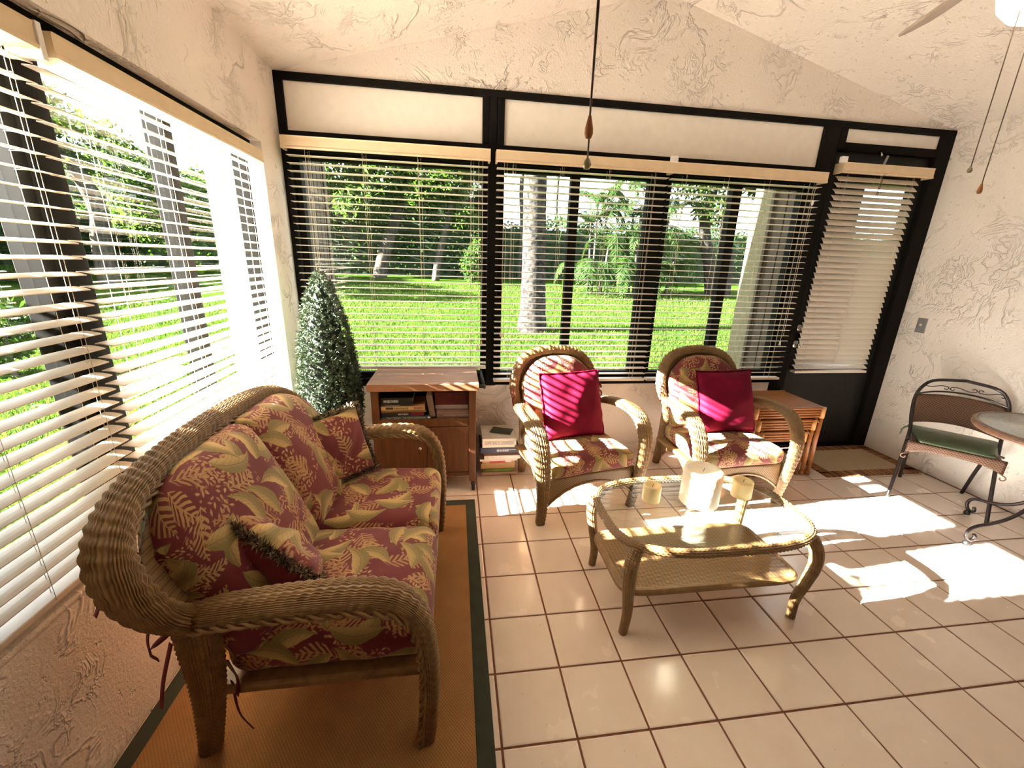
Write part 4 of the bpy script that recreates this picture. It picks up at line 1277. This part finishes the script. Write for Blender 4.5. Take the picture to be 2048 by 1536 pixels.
k = NT('red_damask'); _v = k.n('TexVoronoi'); _v.inputs['Scale'].default_value = 90; k.put(_v.inputs['Vector'], k.coord())
MAT['damask'] = k.done(k.bsdf(k.mix(k.mapr(_v.outputs[0], .2, .5), (.16, .02, .015), (.07, .01, .008)), .5))
MB().box((-.105, -.095, 0), (.105, .095, .066)).build('body', MAT['damask'], rb, 0.002)
MB().box((-.107, -.097, .066), (.107, .097, .084)).build('lid', MAT['damask'], rb, 0.002)

# ------------------------------------------------------------------ nesting tables
def nest(label, w, d, h, cx, cy):
    t = thing('nesting_table', label, 'nesting table', (cx, cy, 0), 0, 'nest of rattan tables')
    P, Bd = MAT['nest'], MAT['nest_bind']
    r = .0155
    MB().box((-w / 2 + .012, -d / 2 + .012, h - .016), (w / 2 - .012, d / 2 - .012, h - .003)).build('top', MAT['nest_top'], t)
    mb = MB()
    xs, ys = w / 2 - r, d / 2 - r
    mb.tube([(-xs, -ys, h - .012), (xs, -ys, h - .012), (xs, ys, h - .012), (-xs, ys, h - .012)], .012, 10, closed=True)
    mb.build('top_edge', P, t)
    for q in range(3):
        z = h - .034 - q * .0195
        for a, b in (((-xs, -ys), (xs, -ys)), ((xs, -ys), (xs, ys)), ((-xs, ys), (-xs, -ys))):
            MB().cyl((a[0], a[1], z), (b[0], b[1], z), .0098, n=10).build('rail', P, t)
    for sx in (-1, 1):
        for sy in (-1, 1):
            MB().tube([(sx * xs, sy * ys, h - .02), (sx * xs, sy * ys, h * .5), (sx * (xs + .006), sy * ys, 0)], [r, r, r * .95], 12).build('leg', P, t)
            MB().tube([(sx * xs, sy * ys, h - .004), (sx * xs, sy * ys, h - .085)], r * 1.22, 12).build('binding', Bd, t)
            MB().tube([(sx * xs, sy * ys, .035), (sx * xs, sy * ys, .004)], r * 1.08, 12).build('foot_cap', P, t)
        MB().tube([(sx * xs, -ys, h - .18), (sx * (xs - .010), -ys, h - .125), (sx * (xs - .045), -ys, h - .082)], .006, 8).build('bracket', P, t)
        MB().tube([(sx * xs, -ys, h - .18), (sx * xs, -ys + .012, h - .125), (sx * xs, -ys + .05, h - .082)], .006, 8).build('bracket', P, t)
    return t
nest('largest rattan nesting table with woven top beside the door', .565, .43, .55, 2.00, .525)
nest('middle rattan table nested under the largest table', .475, .38, .455, 2.00, .505)
nest('smallest rattan table nested innermost under the others', .385, .33, .360, 2.00, .485)

# ------------------------------------------------------------------ topiary
tp = thing('topiary_plant', 'artificial cone-shaped green topiary in the left corner', 'topiary', (-1.150, .37, 0))
MB().lathe([(0, 0), (.10, 0), (.125, .02), (.145, .24), (.152, .25), (.152, .27), (.135, .27), (.13, .245), (0, .24)], (0, 0, 0), 28).build('pot', flat('terracotta_pot', (.30, .13, .07), .8), tp)
MB().tube([(0, 0, .23), (.003, 0, .42)], .016, 10).build('trunk', MAT['bark'], tp)
zz = np.array([.40, .44, .52, .64, .80, 1.0, 1.15, 1.27, 1.35, 1.39]); rr = np.array([.06, .125, .162, .170, .162, .136, .108, .072, .036, .006])
rs = np.random.default_rng(5)
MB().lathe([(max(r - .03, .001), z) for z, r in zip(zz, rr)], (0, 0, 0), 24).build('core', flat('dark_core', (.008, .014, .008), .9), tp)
n = 2600
z = rs.uniform(.40, 1.39, n * 3); keep = rs.uniform(0, .18, n * 3) < np.interp(z, zz, rr) + .02
z = z[keep][:n]; n = len(z); th = rs.uniform(0, 2 * np.pi, n); r = np.interp(z, zz, rr) * rs.uniform(.86, 1.0, n)
P = np.stack([r * np.cos(th), r * np.sin(th), z], 1)
O = unit(np.stack([np.cos(th), np.sin(th), np.full(n, .35)], 1) + rs.normal(0, .35, (n, 3)))
m = 13
Pq = np.repeat(P, m, 0); Oq = np.repeat(O, m, 0)
tt = np.tile(np.linspace(0, 1, m), n)
D = unit(Oq * 0.75 + rs.normal(0, .75, (n * m, 3)))
V, F = leaf_quads(Pq + Oq * (tt[:, None] * .022), D, unit(rs.normal(0, 1, (n * m, 3))), rs.uniform(.012, .022, n * m), .0052)
np_obj('foliage', V, F, MAT['topiary'], tp, smooth=False)

# ------------------------------------------------------------------ bistro set
bc = thing('bistro_chair', 'bistro chair of dark wicker and scrolled iron against the right wall', 'chair', (2.905, -.055, 0), math.radians(-49.4))
I_, WD = MAT['iron'], MAT['wicker_dark']
def spath(p, n=40): return [tuple(q) for q in smooth_path(p, n)[0]]
for s in (-1, 1):
    MB().tube(spath([(s * .235, -.21, 0), (s * .222, -.10, .22), (s * .212, .02, .43), (s * .222, .13, .53), (s * .226, .20, .64), (s * .205, .225, .72), (s * .15, .25, .775), (0.0, .262, .80)]), .0105, 10).build('front_leg' if False else 'leg', I_, bc)
    MB().tube(spath([(s * .165, .245, 0), (s * .18, .15, .25), (s * .195, .02, .44)]), .0105, 10).build('leg', I_, bc)
MB().tube(spath([(-.222, .20, .672), (-.12, .242, .70), (0, .255, .71), (.12, .242, .70), (.222, .20, .672)]), .006, 8).build('back_rail', I_, bc)
mb = MB()
for cx_, sg in ((-.135, 1), (0.0, -1), (.135, 1)):
    pts = []
    for t in np.linspace(0, 1, 50):
        x = (t - .5) * .10; zc = .738 + sg * .008 * math.sin((t - .5) * math.pi * 1.6)
        pts.append((cx_ + x, .250 - abs(cx_ + x) * .10, zc))
    mb.tube(pts, .0028, 6)
    for e, dz in ((-1, 1), (1, -1)):
        sp_ = []
        for t in np.linspace(0, 1, 26):
            a = t * 4.6; rr_ = .017 * (1 - .62 * t)
            x = cx_ + e * (.050 - .0 + rr_ * math.sin(a) * 1.0); zc = .738 + sg * e * .0075 + sg * dz * (.017 - rr_ * math.cos(a)) * .8
            sp_.append((x, .250 - abs(x) * .10, zc))
        mb.tube(sp_, .0028, 6)
mb.build('scrollwork', I_, bc)
MAT['wicker_dark_flat'] = weave_mat('dark_wicker_panel', (.19, .10, .062), (.035, .015, .009), 380, 380, .5, swap=True, amt=.85)
V = []; n = 29
for z_ in np.linspace(.475, .668, 13):
    for x_ in np.linspace(-1, 1, n):
        zz_ = z_ + .018 * (1 - x_ * x_) * (1 if z_ > .55 else (1.8 * (1 - (z_ - .475) / .075) if z_ < .55 else 0))
        V.append((x_ * .214, .115 + .5 * (z_ - .475) + .045 * (1 - x_ * x_), zz_))
F = [(j * n + i, j * n + i + 1, (j + 1) * n + i + 1, (j + 1) * n + i) for j in range(12) for i in range(n - 1)]
o = np_obj('back_panel', V, F, MAT['wicker_dark_flat'], bc); so = o.modifiers.new('thick', 'SOLIDIFY'); so.thickness = .01
MB().box((-.205, -.20, .405), (.205, .13, .425)).build('seat', MAT['wicker_dark_flat'], bc, .006)
V = []; m = 31
for i in range(m):
    t = -1 + 2 * i / (m - 1)
    for q in range(5):
        V.append((t * .222, -.205, .428 - q / 4 * (.045 + .045 * abs(t) ** 3)))
F = [(i * 5 + q, i * 5 + q + 1, (i + 1) * 5 + q + 1, (i + 1) * 5 + q) for i in range(m - 1) for q in range(4)]
o = np_obj('skirt', V, F, MAT['wicker_dark_flat'], bc); so = o.modifiers.new('thick', 'SOLIDIFY'); so.thickness = .014
for s in (-1, 1):
    sp_ = [(s * .20, -.207, .352)]
    for t in np.linspace(0, 1, 24):
        a = t * 5.2; q = .018 * (1 - .6 * t)
        sp_.append((s * (.222 + q * math.sin(a)), -.207, .338 - .018 + q * math.cos(a)))
    MB().tube(sp_, .004, 6).build('scroll', WD, bc)
    MB().cyl((s * .205, -.06, .415), (s * .226, -.075, .412), .007).build('bolt', I_, bc)
V, F, UV = rounded_box_grid(.40, .365, .024, .0119, (22, 22, 4), .008, 0, 0, 9)
V[:, 0] *= 1 - .12 * np.clip(-V[:, 1] / .18, -1, 1)
o = np_obj('seat_cushion', V, F, MAT['vinyl_green'], bc, UV); o.location = (0, -.02, .439)
ribbon(bc, [(-.20, .13, .45), (-.235, .15, .42), (-.245, .16, .36)], .008, 'vinyl_green'); ribbon(bc, [(-.20, .13, .45), (-.228, .12, .43), (-.25, .13, .40)], .008, 'vinyl_green')

bt = thing('bistro_table', 'round glass-topped bistro table with scrolled iron legs at right edge', 'bistro table', (2.865, -.575, 0))
MB().lathe([(0, .692), (.352, .692), (.352, .698), (0, .698)], (0, 0, 0), 64).build('glass_top', MAT['pebble_glass'], bt, recalc=True)
t = np.linspace(0, 2 * np.pi, 40, endpoint=False)
woven_sweep('rim', [(.362 * math.cos(a), .362 * math.sin(a), .682, .019, .014) for a in t], (0, 0, 1), WD, bt, .0075, .016, .003, step=.005, vps=3, closed=True)
MB().lathe([(.353, .694), (.357, .7), (.368, .7), (.372, .694)], (0, 0, 0), 64).build('top_band', MAT['brass_grey'], bt)
for q in range(4):
    a = math.radians(80 + 90 * q)
    ca_, sa_ = math.cos(a), math.sin(a)
    pr_ = [(.25, .67), (.14, .60), (.05, .48), (.035, .36), (.07, .26), (.15, .185), (.235, .145), (.295, .128), (.335, .105), (.350, .070), (.338, .038), (.312, .030), (.297, .048), (.306, .068)]
    MB().tube(spath([(r_ * ca_, r_ * sa_, z_) for r_, z_ in pr_], 70), .0095, 9).build('leg', I_, bt)
    MB().lathe([(0, 0), (.016, 0), (.017, .010), (.012, .022), (0, .024)], (.332 * ca_, .332 * sa_, 0), 12).build('foot_pad', MAT['black'], bt)
MB().lathe([(0, .30), (.045, .30), (.05, .31), (.05, .34), (.045, .35), (0, .35)], (0, 0, 0), 20).build('hub', I_, bt, recalc=True)

# ------------------------------------------------------------------ ceiling fans with pull chains
def pull_chain(parent, x, y, z0, z1, end, double=False):
    mb = MB()
    for q in ((-.0025, .0025) if double else (0,)):
        mb.tube([(x + q * (1 if double else 0), y, z0), (x, y, z1)], .0013 if double else .0012, 5)
    o = mb.build('pull_chain', MAT['brown_cord'], parent)
    if end == 'wood':
        MB().lathe([(0, .0), (.0038, .001), (.0055, .006), (.0052, .012), (.0028, .022), (.002, .026), (0, .026)], (x, y, z1 - .024), 14).build('wooden_fob', MAT['fob_wood'], o)
    elif end == 'glass':
        MB().lathe([(0, -.006), (.0038, -.005), (.0055, 0), (.0038, .005), (.0015, .008), (0, .008)], (x, y, z1 - .005), 12).build('glass_bead', MAT['bead'], o)
    return o
MAT['bead'] = flat('brass_bead', (.35, .31, .20), .2, .1, Metallic=.5)
MAT['opal'] = flat('opal_glass_unlit', (.8, .78, .74), .2, .02)
def make_fan(label, x, y, zc, rot0, chains, gm):
    f = thing('ceiling_fan', label, 'ceiling fan', (x, y, 0), 0, 'ceiling fans')
    hub = 2.30
    MB().cyl((0, 0, hub + .1), (0, 0, zc - .03), .014, n=12).build('downrod', MAT['white'], f)
    MB().lathe([(0, zc - .06), (.05, zc - .06), (.065, zc - .03), (.06, zc + .02), (0, zc + .02)], (0, 0, 0), 24).build('canopy', MAT['white'], f)
    MB().lathe([(0, hub - .06), (.06, hub - .055), (.10, hub - .03), (.11, hub + .02), (.09, hub + .08), (.03, hub + .11), (0, hub + .11)], (0, 0, 0), 28).build('motor', MAT['white'], f)
    for q in range(5):
        a = rot0 + q * 2 * math.pi / 5
        b = MB().prism([(.13, -.040), (.22, -.055), (.42, -.058), (.465, -.046), (.48, 0), (.465, .046), (.42, .058), (.22, .055), (.13, .040)], -.004, .004).build('blade', MAT['fan_blade'], f, .002)
        b.location = (0, 0, hub - .02); b.rotation_euler = (math.radians(12) * math.cos(0), 0, a)
        b.rotation_mode = 'XYZ'
        m = Matrix.Rotation(a, 4, 'Z') @ Matrix.Rotation(math.radians(-26), 4, 'X'); m.translation = Vector((0, 0, hub - .02)); b.matrix_local = m
        br = MB().obox((.115, 0, -.006), (.10, .022, .006), (0, 0, 0)).build('blade_iron', MAT['brass_grey'], f); br.matrix_local = m
    gl = MB().lathe([(0, hub - .215), (.03, hub - .212), (.06, hub - .198), (.082, hub - .172), (.088, hub - .145), (.080, hub - .115), (.060, hub - .085), (.045, hub - .06)], (0, 0, 0), 32).build('globe', MAT[gm], f)
    for args in chains: pull_chain(f, *args)
    return f
make_fan('ceiling fan with white globe at the upper right corner', 1.012, -1.15, 3.07, math.radians(74), [(-.065, 0, 2.10, 1.762, 'glass'), (-.015, 0, 2.12, 1.727, 'wood')], 'globe')
f2 = make_fan('ceiling fan overhead whose double pull chain hangs at top centre', -.217, -1.62, 2.80, math.radians(56), [(0, .02, 2.10, 1.668, 'wood', True), (0.001, .02, 1.648, 1.620, 'glass')], 'opal')

# ------------------------------------------------------------------ garden
def ground_z(x, y):
    d = np.maximum(np.maximum(y - 6.0, -6.0 - x), 0)
    return -0.15 + 0.045 * np.minimum(d, 18)
gx = np.linspace(-45, 45, 91); gy = np.linspace(-25, 50, 76)
X, Y = np.meshgrid(gx, gy, indexing='ij')
V = np.stack([X, Y, ground_z(X, Y)], -1).reshape(-1, 3)
I = np.arange(len(gx) * len(gy)).reshape(len(gx), len(gy))
F = np.stack([I[:-1, :-1], I[1:, :-1], I[1:, 1:], I[:-1, 1:]], -1).reshape(-1, 4)
structure(np_obj('lawn', V, F, MAT['lawn']))
rs = np.random.default_rng(3)
def blades(n, x0, x1, y0, y1):
    x = rs.uniform(x0, x1, n); y = rs.uniform(y0, y1, n)
    ok = ~((x > -4.65) & (y < -1.17)) & ~((x > -1.75) & (x < 3.5) & (y < 1.0)) & ~((x > -1.95) & (x < -1.3) & (y > 0.85) & (y < 1.7)) & ~((x > 2.25) & (x < 3.5) & (y > 0.85) & (y < 1.7))
    x, y = x[ok], y[ok]
    P = np.stack([x, y, ground_z(x, y) - .01], 1)
    n = len(P)
    D = unit(np.stack([rs.normal(0, .45, n), rs.normal(0, .45, n), np.ones(n)], 1))
    dist = np.hypot(x + .4, y + 2.2)
    return leaf_quads(P, D, unit(np.stack([rs.normal(0, 1, n), rs.normal(0, 1, n), np.zeros(n)], 1)), rs.uniform(.05, .10, n), .006 + .0012 * dist)
A = [blades(45000, -5, 7, 1.0, 7), blades(45000, -7, 11, 7, 18), blades(40000, -12, -1.75, -4, 12)]
V = np.vstack([a[0] for a in A]); F = np.vstack([A[0][1], A[1][1] + len(A[0][0]), A[2][1] + len(A[0][0]) + len(A[1][0])])
o = np_obj('lawn_grass', V, F, MAT['grassblade'], smooth=False)
tag(o, 'short bright green lawn grass seen through the blinds', 'grass', kind='stuff')

def cloud(blobs, n, ln, wd, seed, shell=0.55):
    r_ = np.random.default_rng(seed)
    B = np.array(blobs, float)
    wts = (B[:, 3] * B[:, 4] * B[:, 5]) ** (2 / 3); wts /= wts.sum()
    k_ = r_.choice(len(B), n, p=wts)
    U = unit(r_.normal(0, 1, (n, 3)))
    rad = shell + (1 - shell) * r_.uniform(0, 1, n)
    P = B[k_, :3] + U * B[k_, 3:6] * rad[:, None]
    D = unit(U * .5 + r_.normal(0, .7, (n, 3)) + (0, 0, -.25))
    return leaf_quads(P, D, unit(r_.normal(0, 1, (n, 3))), ln * r_.uniform(.7, 1.3, n), wd)
def tree(name, label, base, path, r0, r1, blobs, n, ln, seed, mat='tree', bk='bark', group=None, cat='tree'):
    t = thing(name, label, cat, base, 0, group)
    p = spath([(0, 0, -.2)] + path, 16)
    MB().tube(p, list(np.linspace(r0, r1, len(p))), 12).build('trunk', MAT[bk], t)
    V, F = cloud(blobs, n, ln, ln * .5, seed)
    o = np_obj('crown', V, F, MAT[mat], t, smooth=False)
    return t
def gz(x, y): return float(ground_z(np.array(x), np.array(y)))
def hedge(label, x0, x1, y0, y1, h, n, seed, lean=0.0):
    z0 = min(gz(x0, y0), gz(x1, y1)); 
    t = thing('hedge', label, 'hedge', ((x0 + x1) / 2, (y0 + y1) / 2, z0), 0, 'clipped hedges around the lawn')
    r_ = np.random.default_rng(seed)
    w, d = x1 - x0, y1 - y0
    MB().box((-w / 2 + .25, -d / 2 + .25, -.3), (w / 2 - .25, d / 2 - .25, h - .3)).build('core', MAT['hedge_core'], t)
    P = np.stack([r_.uniform(-w / 2, w / 2, n), r_.uniform(-d / 2, d / 2, n), r_.uniform(0, h, n)], 1)
    f = r_.integers(0, 5, n)
    P[f == 0, 0] = -w / 2 + r_.normal(0, .12, (f == 0).sum()); P[f == 1, 0] = w / 2 + r_.normal(0, .12, (f == 1).sum())
    fr = (f == 2) | ((f < 2) & (w > d)); P[fr, 1] = -d / 2 + r_.normal(0, .14, fr.sum())
    sd_ = (f == 3) & (d > w); P[sd_, 0] = w / 2 + r_.normal(0, .14, sd_.sum())
    P[f == 4, 2] = h + .25 * np.sin(P[f == 4, 0] * 1.3) + r_.normal(0, .16, (f == 4).sum())
    D = unit(r_.normal(0, .8, (n, 3)) + (0, -.2, -.2))
    V, F = leaf_quads(P, D, unit(r_.normal(0, 1, (n, 3))), r_.uniform(.16, .30, n), .13)
    np_obj('foliage', V, F, MAT['hedge'], t, smooth=False)
MAT['hedge_core'] = flat('hedge_core_green', (.014, .028, .010), .95, .3, 3)  # dark green filling inside each hedge
hedge('tallest dark hedge behind the trees, seen through the left back window', -20, 1.0, 22, 24.5, 4.5, 17000, 1)
hedge('lower clipped hedge across the far lawn behind the palms', 1.1, 27, 22.2, 24.5, 3.0, 14000, 5)
hedge('dark hedge along the left side of the lawn', -18, -15.5, 2, 21.4, 2.7, 12000, 2)

G = 'trees on the far side of the lawn'
x, y = -4.3, 20.5; z = gz(x, y)
tree('shade_tree', 'leaning grey-trunked tree in front of the hedge, left back window', (x, y, z), [(.45, 0, 1.5), (1.1, .1, 3.2), (1.7, .1, 5.5)], .36, .2,
     [(-1.6, -.5, 4.9, 1.9, 1.2, 1.2), (.6, -.6, 4.6, 1.8, 1.2, 1.2), (2.4, -.5, 4.8, 1.5, 1.1, 1.0), (.5, 0, 6.6, 3.0, 1.6, 1.3), (-.3, -1.2, 3.4, 1.3, .8, .8), (-2.6, .2, 3.2, 1.2, .8, .9)], 15000, .26, 11, group=G)
x, y = -1.4, 19.5; z = gz(x, y)
tree('shade_tree', 'slender forked tree before the hedge, right half of left back window', (x, y, z), [(.25, 0, 1.3), (.7, 0, 2.8), (1.1, 0, 4.8)], .20, .1,
     [(.8, -.2, 4.6, 1.1, .9, .9), (-.4, -.2, 3.9, .9, .8, .8), (1.5, -.4, 3.0, .7, .6, .6), (1.9, -.2, 5.4, 1.1, .9, .8)], 6500, .22, 12, group=G)
x, y = .4, 18.0; z = gz(x, y)
V = None
tree('garden_shrub', 'yellow-green sunlit shrub at the foot of the hedge', (x, y, z), [(0, 0, .4), (.05, 0, .9)], .05, .03,
     [(0, 0, .9, .55, .5, .75), (.25, -.1, 1.5, .4, .4, .55)], 1200, .16, 13, group='shrubs at the hedge', cat='shrub')
# big pale palm trunk
x, y = 1.44, 7.6; z = gz(x, y)
t = thing('palm_tree', 'stout palm with pale mottled trunk in the middle back window', 'palm', (x, y, z), 0, 'palms on the lawn')
pp_ = [(0, 0, -.2), (0, 0, .15), (.0, 0, .5), (-.02, 0, 1.5), (-.06, 0, 3.0), (-.10, 0, 5.5), (-.1, 0, 7.5)]
rr_ = [.40, .35, .31, .275, .255, .245, .22]
Pq, _ = smooth_path([(*a, b) for a, b in zip(pp_, rr_)], 60)
Pq[:, 3] *= 1 + .02 * np.sin(np.arange(len(Pq)) * 2.2)
MB().tube([tuple(q[:3]) for q in Pq], list(Pq[:, 3]), 20).build('trunk', MAT['bark_pale'], t)
def frond(base, az, L, droop, r_, nl=34, lw=.035, ll=.5):
    tt = np.linspace(0, 1, nl)
    hx = np.sin(tt * 1.25) * L; hz = .55 * L * np.sin(tt * 2.2) - droop * tt ** 2 * L
    P = np.stack([base[0] + hx * math.cos(az), base[1] + hx * math.sin(az), base[2] + hz], 1)
    Tn = unit(np.gradient(P, axis=0)); S = unit(np.cross(Tn, (0, 0, 1)))
    Vs, Fs = [], []
    for e in (-1, 1):
        D = unit(S * e * .8 + Tn * .55 + (0, 0, -.35) + r_.normal(0, .08, P.shape))
        ln = ll * np.sin(np.pi * (tt * .85 + .12)) * r_.uniform(.85, 1.1, nl)
        v, f = leaf_quads(P, D, unit(np.cross(D, Tn)), ln, lw)
        Fs.append(f + sum(len(q) for q in Vs)); Vs.append(v)
    return np.vstack(Vs), np.vstack(Fs), P
def crown(t, centers, nf, L, droop, seed, mat='palm', ll=.5, lw=.04):
    r_ = np.random.default_rng(seed); Vs, Fs = [], []; off = 0
    mb = MB()
    for c_ in centers:
        for q in range(nf):
            v, f, P = frond(c_, r_.uniform(0, 6.28), L * r_.uniform(.7, 1.1), droop * r_.uniform(.5, 1.3), r_, ll=ll, lw=lw)
            Vs.append(v); Fs.append(f + off); off += len(v)
            mb.tube([tuple(p) for p in P[::4]], .012, 4)
    np_obj('fronds', np.vstack(Vs), np.vstack(Fs), MAT[mat], t, smooth=False)
    mb.build('stems', MAT[mat], t)
crown(t, [(-.1, 0, 7.5)], 16, 2.6, 1.1, 21)
for q, (x, y, h, lab) in enumerate(((6.0, 25.5, 7.0, 'slim distant palm right of the pale trunk'), (3.1, 21.2, 6.2, 'slim distant palm left of the pale trunk'))):
    z = gz(x, y)
    t = thing('palm_tree', lab, 'palm', (x, y, z), 0, 'palms on the lawn')
    MB().tube(spath([(0, 0, -.2), (.1, 0, 2.5), (0, 0, 4.5), (.05, 0, h)], 20), .11, 10).build('trunk', MAT['bark'], t)
    crown(t, [(.05, 0, h)], 14, 2.2, 1.2, 30 + q)
for q, (x, y, lab, hs) in enumerate(((5.5, 15.3, 'clump of dark cane palms left of centre post, middle window', (2.0, 2.9, 3.6)), (7.2, 15.0, 'taller clump of cane palms beside the centre post', (2.2, 3.2, 4.2)), (9.0, 16.2, 'cane palms seen through the right window panes', (1.8, 2.6, 3.4)))):
    z = gz(x, y); t = thing('palm_tree', lab, 'palm', (x, y, z), 0, 'palms on the lawn')
    cs = [(.5 * math.cos(k_ * 2.1), .4 * math.sin(k_ * 2.1), h) for k_, h in enumerate(hs)] + [(.2, -.3, 1.0), (-.4, -.2, .8)]
    mb = MB()
    for c_ in cs: mb.tube([(c_[0] * .6, c_[1] * .6, -.2), c_], .045, 7)
    mb.build('trunk', MAT['bark'], t)
    crown(t, cs, 11, 1.6, .9, 40 + q, ll=.55, lw=.05)
x, y = 11.0, 15.2; z = gz(x, y)
tree('shade_tree', 'leaning pale tree trunk with leafy top, right back window', (x, y, z), [(-.4, 0, 1.4), (-.9, 0, 2.9), (-.7, 0, 5.0)], .30, .18,
     [(-1.5, 0, 4.9, 1.6, 1.2, .9), (.6, -.2, 5.3, 1.8, 1.2, 1.0), (-.8, -.3, 3.6, .9, .7, .6), (2.5, 0, 4.6, 1.5, 1.2, .9)], 6000, .2, 14, bk='bark_pale', group=G)
x, y = 12.0, 16.0; z = gz(x, y)
tree('shade_tree', 'upright grey tree trunk at the right of the right back window', (x, y, z), [(-.1, 0, 1.4), (-.35, 0, 2.9), (-.3, 0, 5.5)], .34, .22,
     [(-.5, 0, 5.9, 2.2, 1.5, 1.0), (1.8, 0, 5.0, 1.6, 1.2, .9)], 4000, .22, 15, bk='bark_pale', group=G)
# garden beyond the left windows
x, y = -12.5, 14.6; z = gz(x, y)
tree('shade_tree', 'tall forked tree seen through the left window blind', (x, y, z), [(-.1, .2, 1.5), (.1, .1, 2.6), (-.3, -.2, 4.4)], .34, .2,
     [(-.6, .6, 4.6, 1.8, 1.8, 1.0), (-.4, 3.0, 4.0, 1.7, 1.9, 1.0), (-.5, -2.0, 5.2, 1.6, 1.8, 1.0)], 5500, .22, 16, group=G)
x, y = -12.4, 18.6; z = gz(x, y)
tree('shade_tree', 'rounded leafy tree at the far corner of the left lawn', (x, y, z), [(0, 0, 1.2), (.2, 0, 2.4)], .2, .12,
     [(0, 0, 3.0, 1.8, 1.9, 1.5), (.3, -1.6, 2.4, 1.4, 1.4, 1.1)], 4500, .22, 17, group=G)
x, y = -6.1, 3.85; z = gz(x, y)
tree('garden_shrub', 'small dark shrub on the left lawn at the picture edge', (x, y, z), [(0, 0, .3), (.03, 0, .6)], .04, .02,
     [(0, 0, .62, .34, .34, .36), (-.3, .1, .4, .3, .3, .3)], 1000, .12, 18, mat='hedge', group='shrubs on the left lawn', cat='shrub')

# unseen house wing, added outside the left windows to cut off the sun
structure(MB().box((-4.6, YR - .1, -.16), (XL - .181, -1.26, 2.38)).build('wall_sun_block', MAT['beige']))

tree('garden_shrub', 'unseen tall shrub added outside the left windows to block low sun', (-2.6, -1.045, -.15), [(0, 0, .5), (.02, 0, 1.2)], .04, .02,  # out-of-view foliage, added so the lower sun misses the front floor
     [(0, 0, .6, .2, .10, .6), (0, 0, 1.2, .2, .10, .5), (.02, 0, 1.75, .18, .09, .42)], 3600, .08, 19, mat='hedge', group='shrubs on the left lawn', cat='shrub')

# house corners outside the glass
wg = thing('wing_wall', 'dark brown sided wing wall outside the left back window', 'wing wall', (-1.62, 1.29, -.15), 0, 'wing walls outside the back windows')
MB().box((-.22, -.34, 0), (.19, .33, 2.65)).build('wall_core', MAT['siding'], wg)
for q in range(7):
    yy = -.335 + q * .096
    MB().box((.188, yy, 0), (.204, yy + .082, 2.65)).build('siding_board', MAT['siding'], wg)
MB().box((.13, .28, 0), (.215, .345, 2.65)).build('corner_board', MAT['siding'], wg)
ps = thing('porch_post', 'pale porch post outside the far end of the left window', 'post', (-1.92, 1.06, -.15))
MB().box((-.055, -.06, 0), (.055, .06, 2.6)).build('shaft', MAT['pinkpost'], ps, .006)
MB().box((-.075, -.08, 0), (.075, .08, .12)).build('plinth', MAT['pinkpost'], ps, .006)
wg = thing('wing_wall', 'beige and brown sided wing wall outside the right back window', 'wing wall', (2.55, 1.27, -.15), 0, 'wing walls outside the back windows')
MB().box((-.19, -.31, 0), (.25, .31, 2.65)).build('wall_core', MAT['siding'], wg)
for q in range(3):
    yy = -.30 + q * .115
    MB().box((-.205, yy, 0), (-.188, yy + .10, 2.65)).build('siding_board', MAT['siding'], wg)
MB().box((-.212, .055, 0), (.26, .325, 2.65)).build('corner_board', MAT['beige'], wg)
MB().box((-.235, .045, 0), (-.212, .075, 2.65)).build('trim_strip', MAT['siding'], wg)
MB().box((-.235, -.30, .02), (-.205, -.27, 2.65)).build('downspout', MAT['white'], wg, .004)
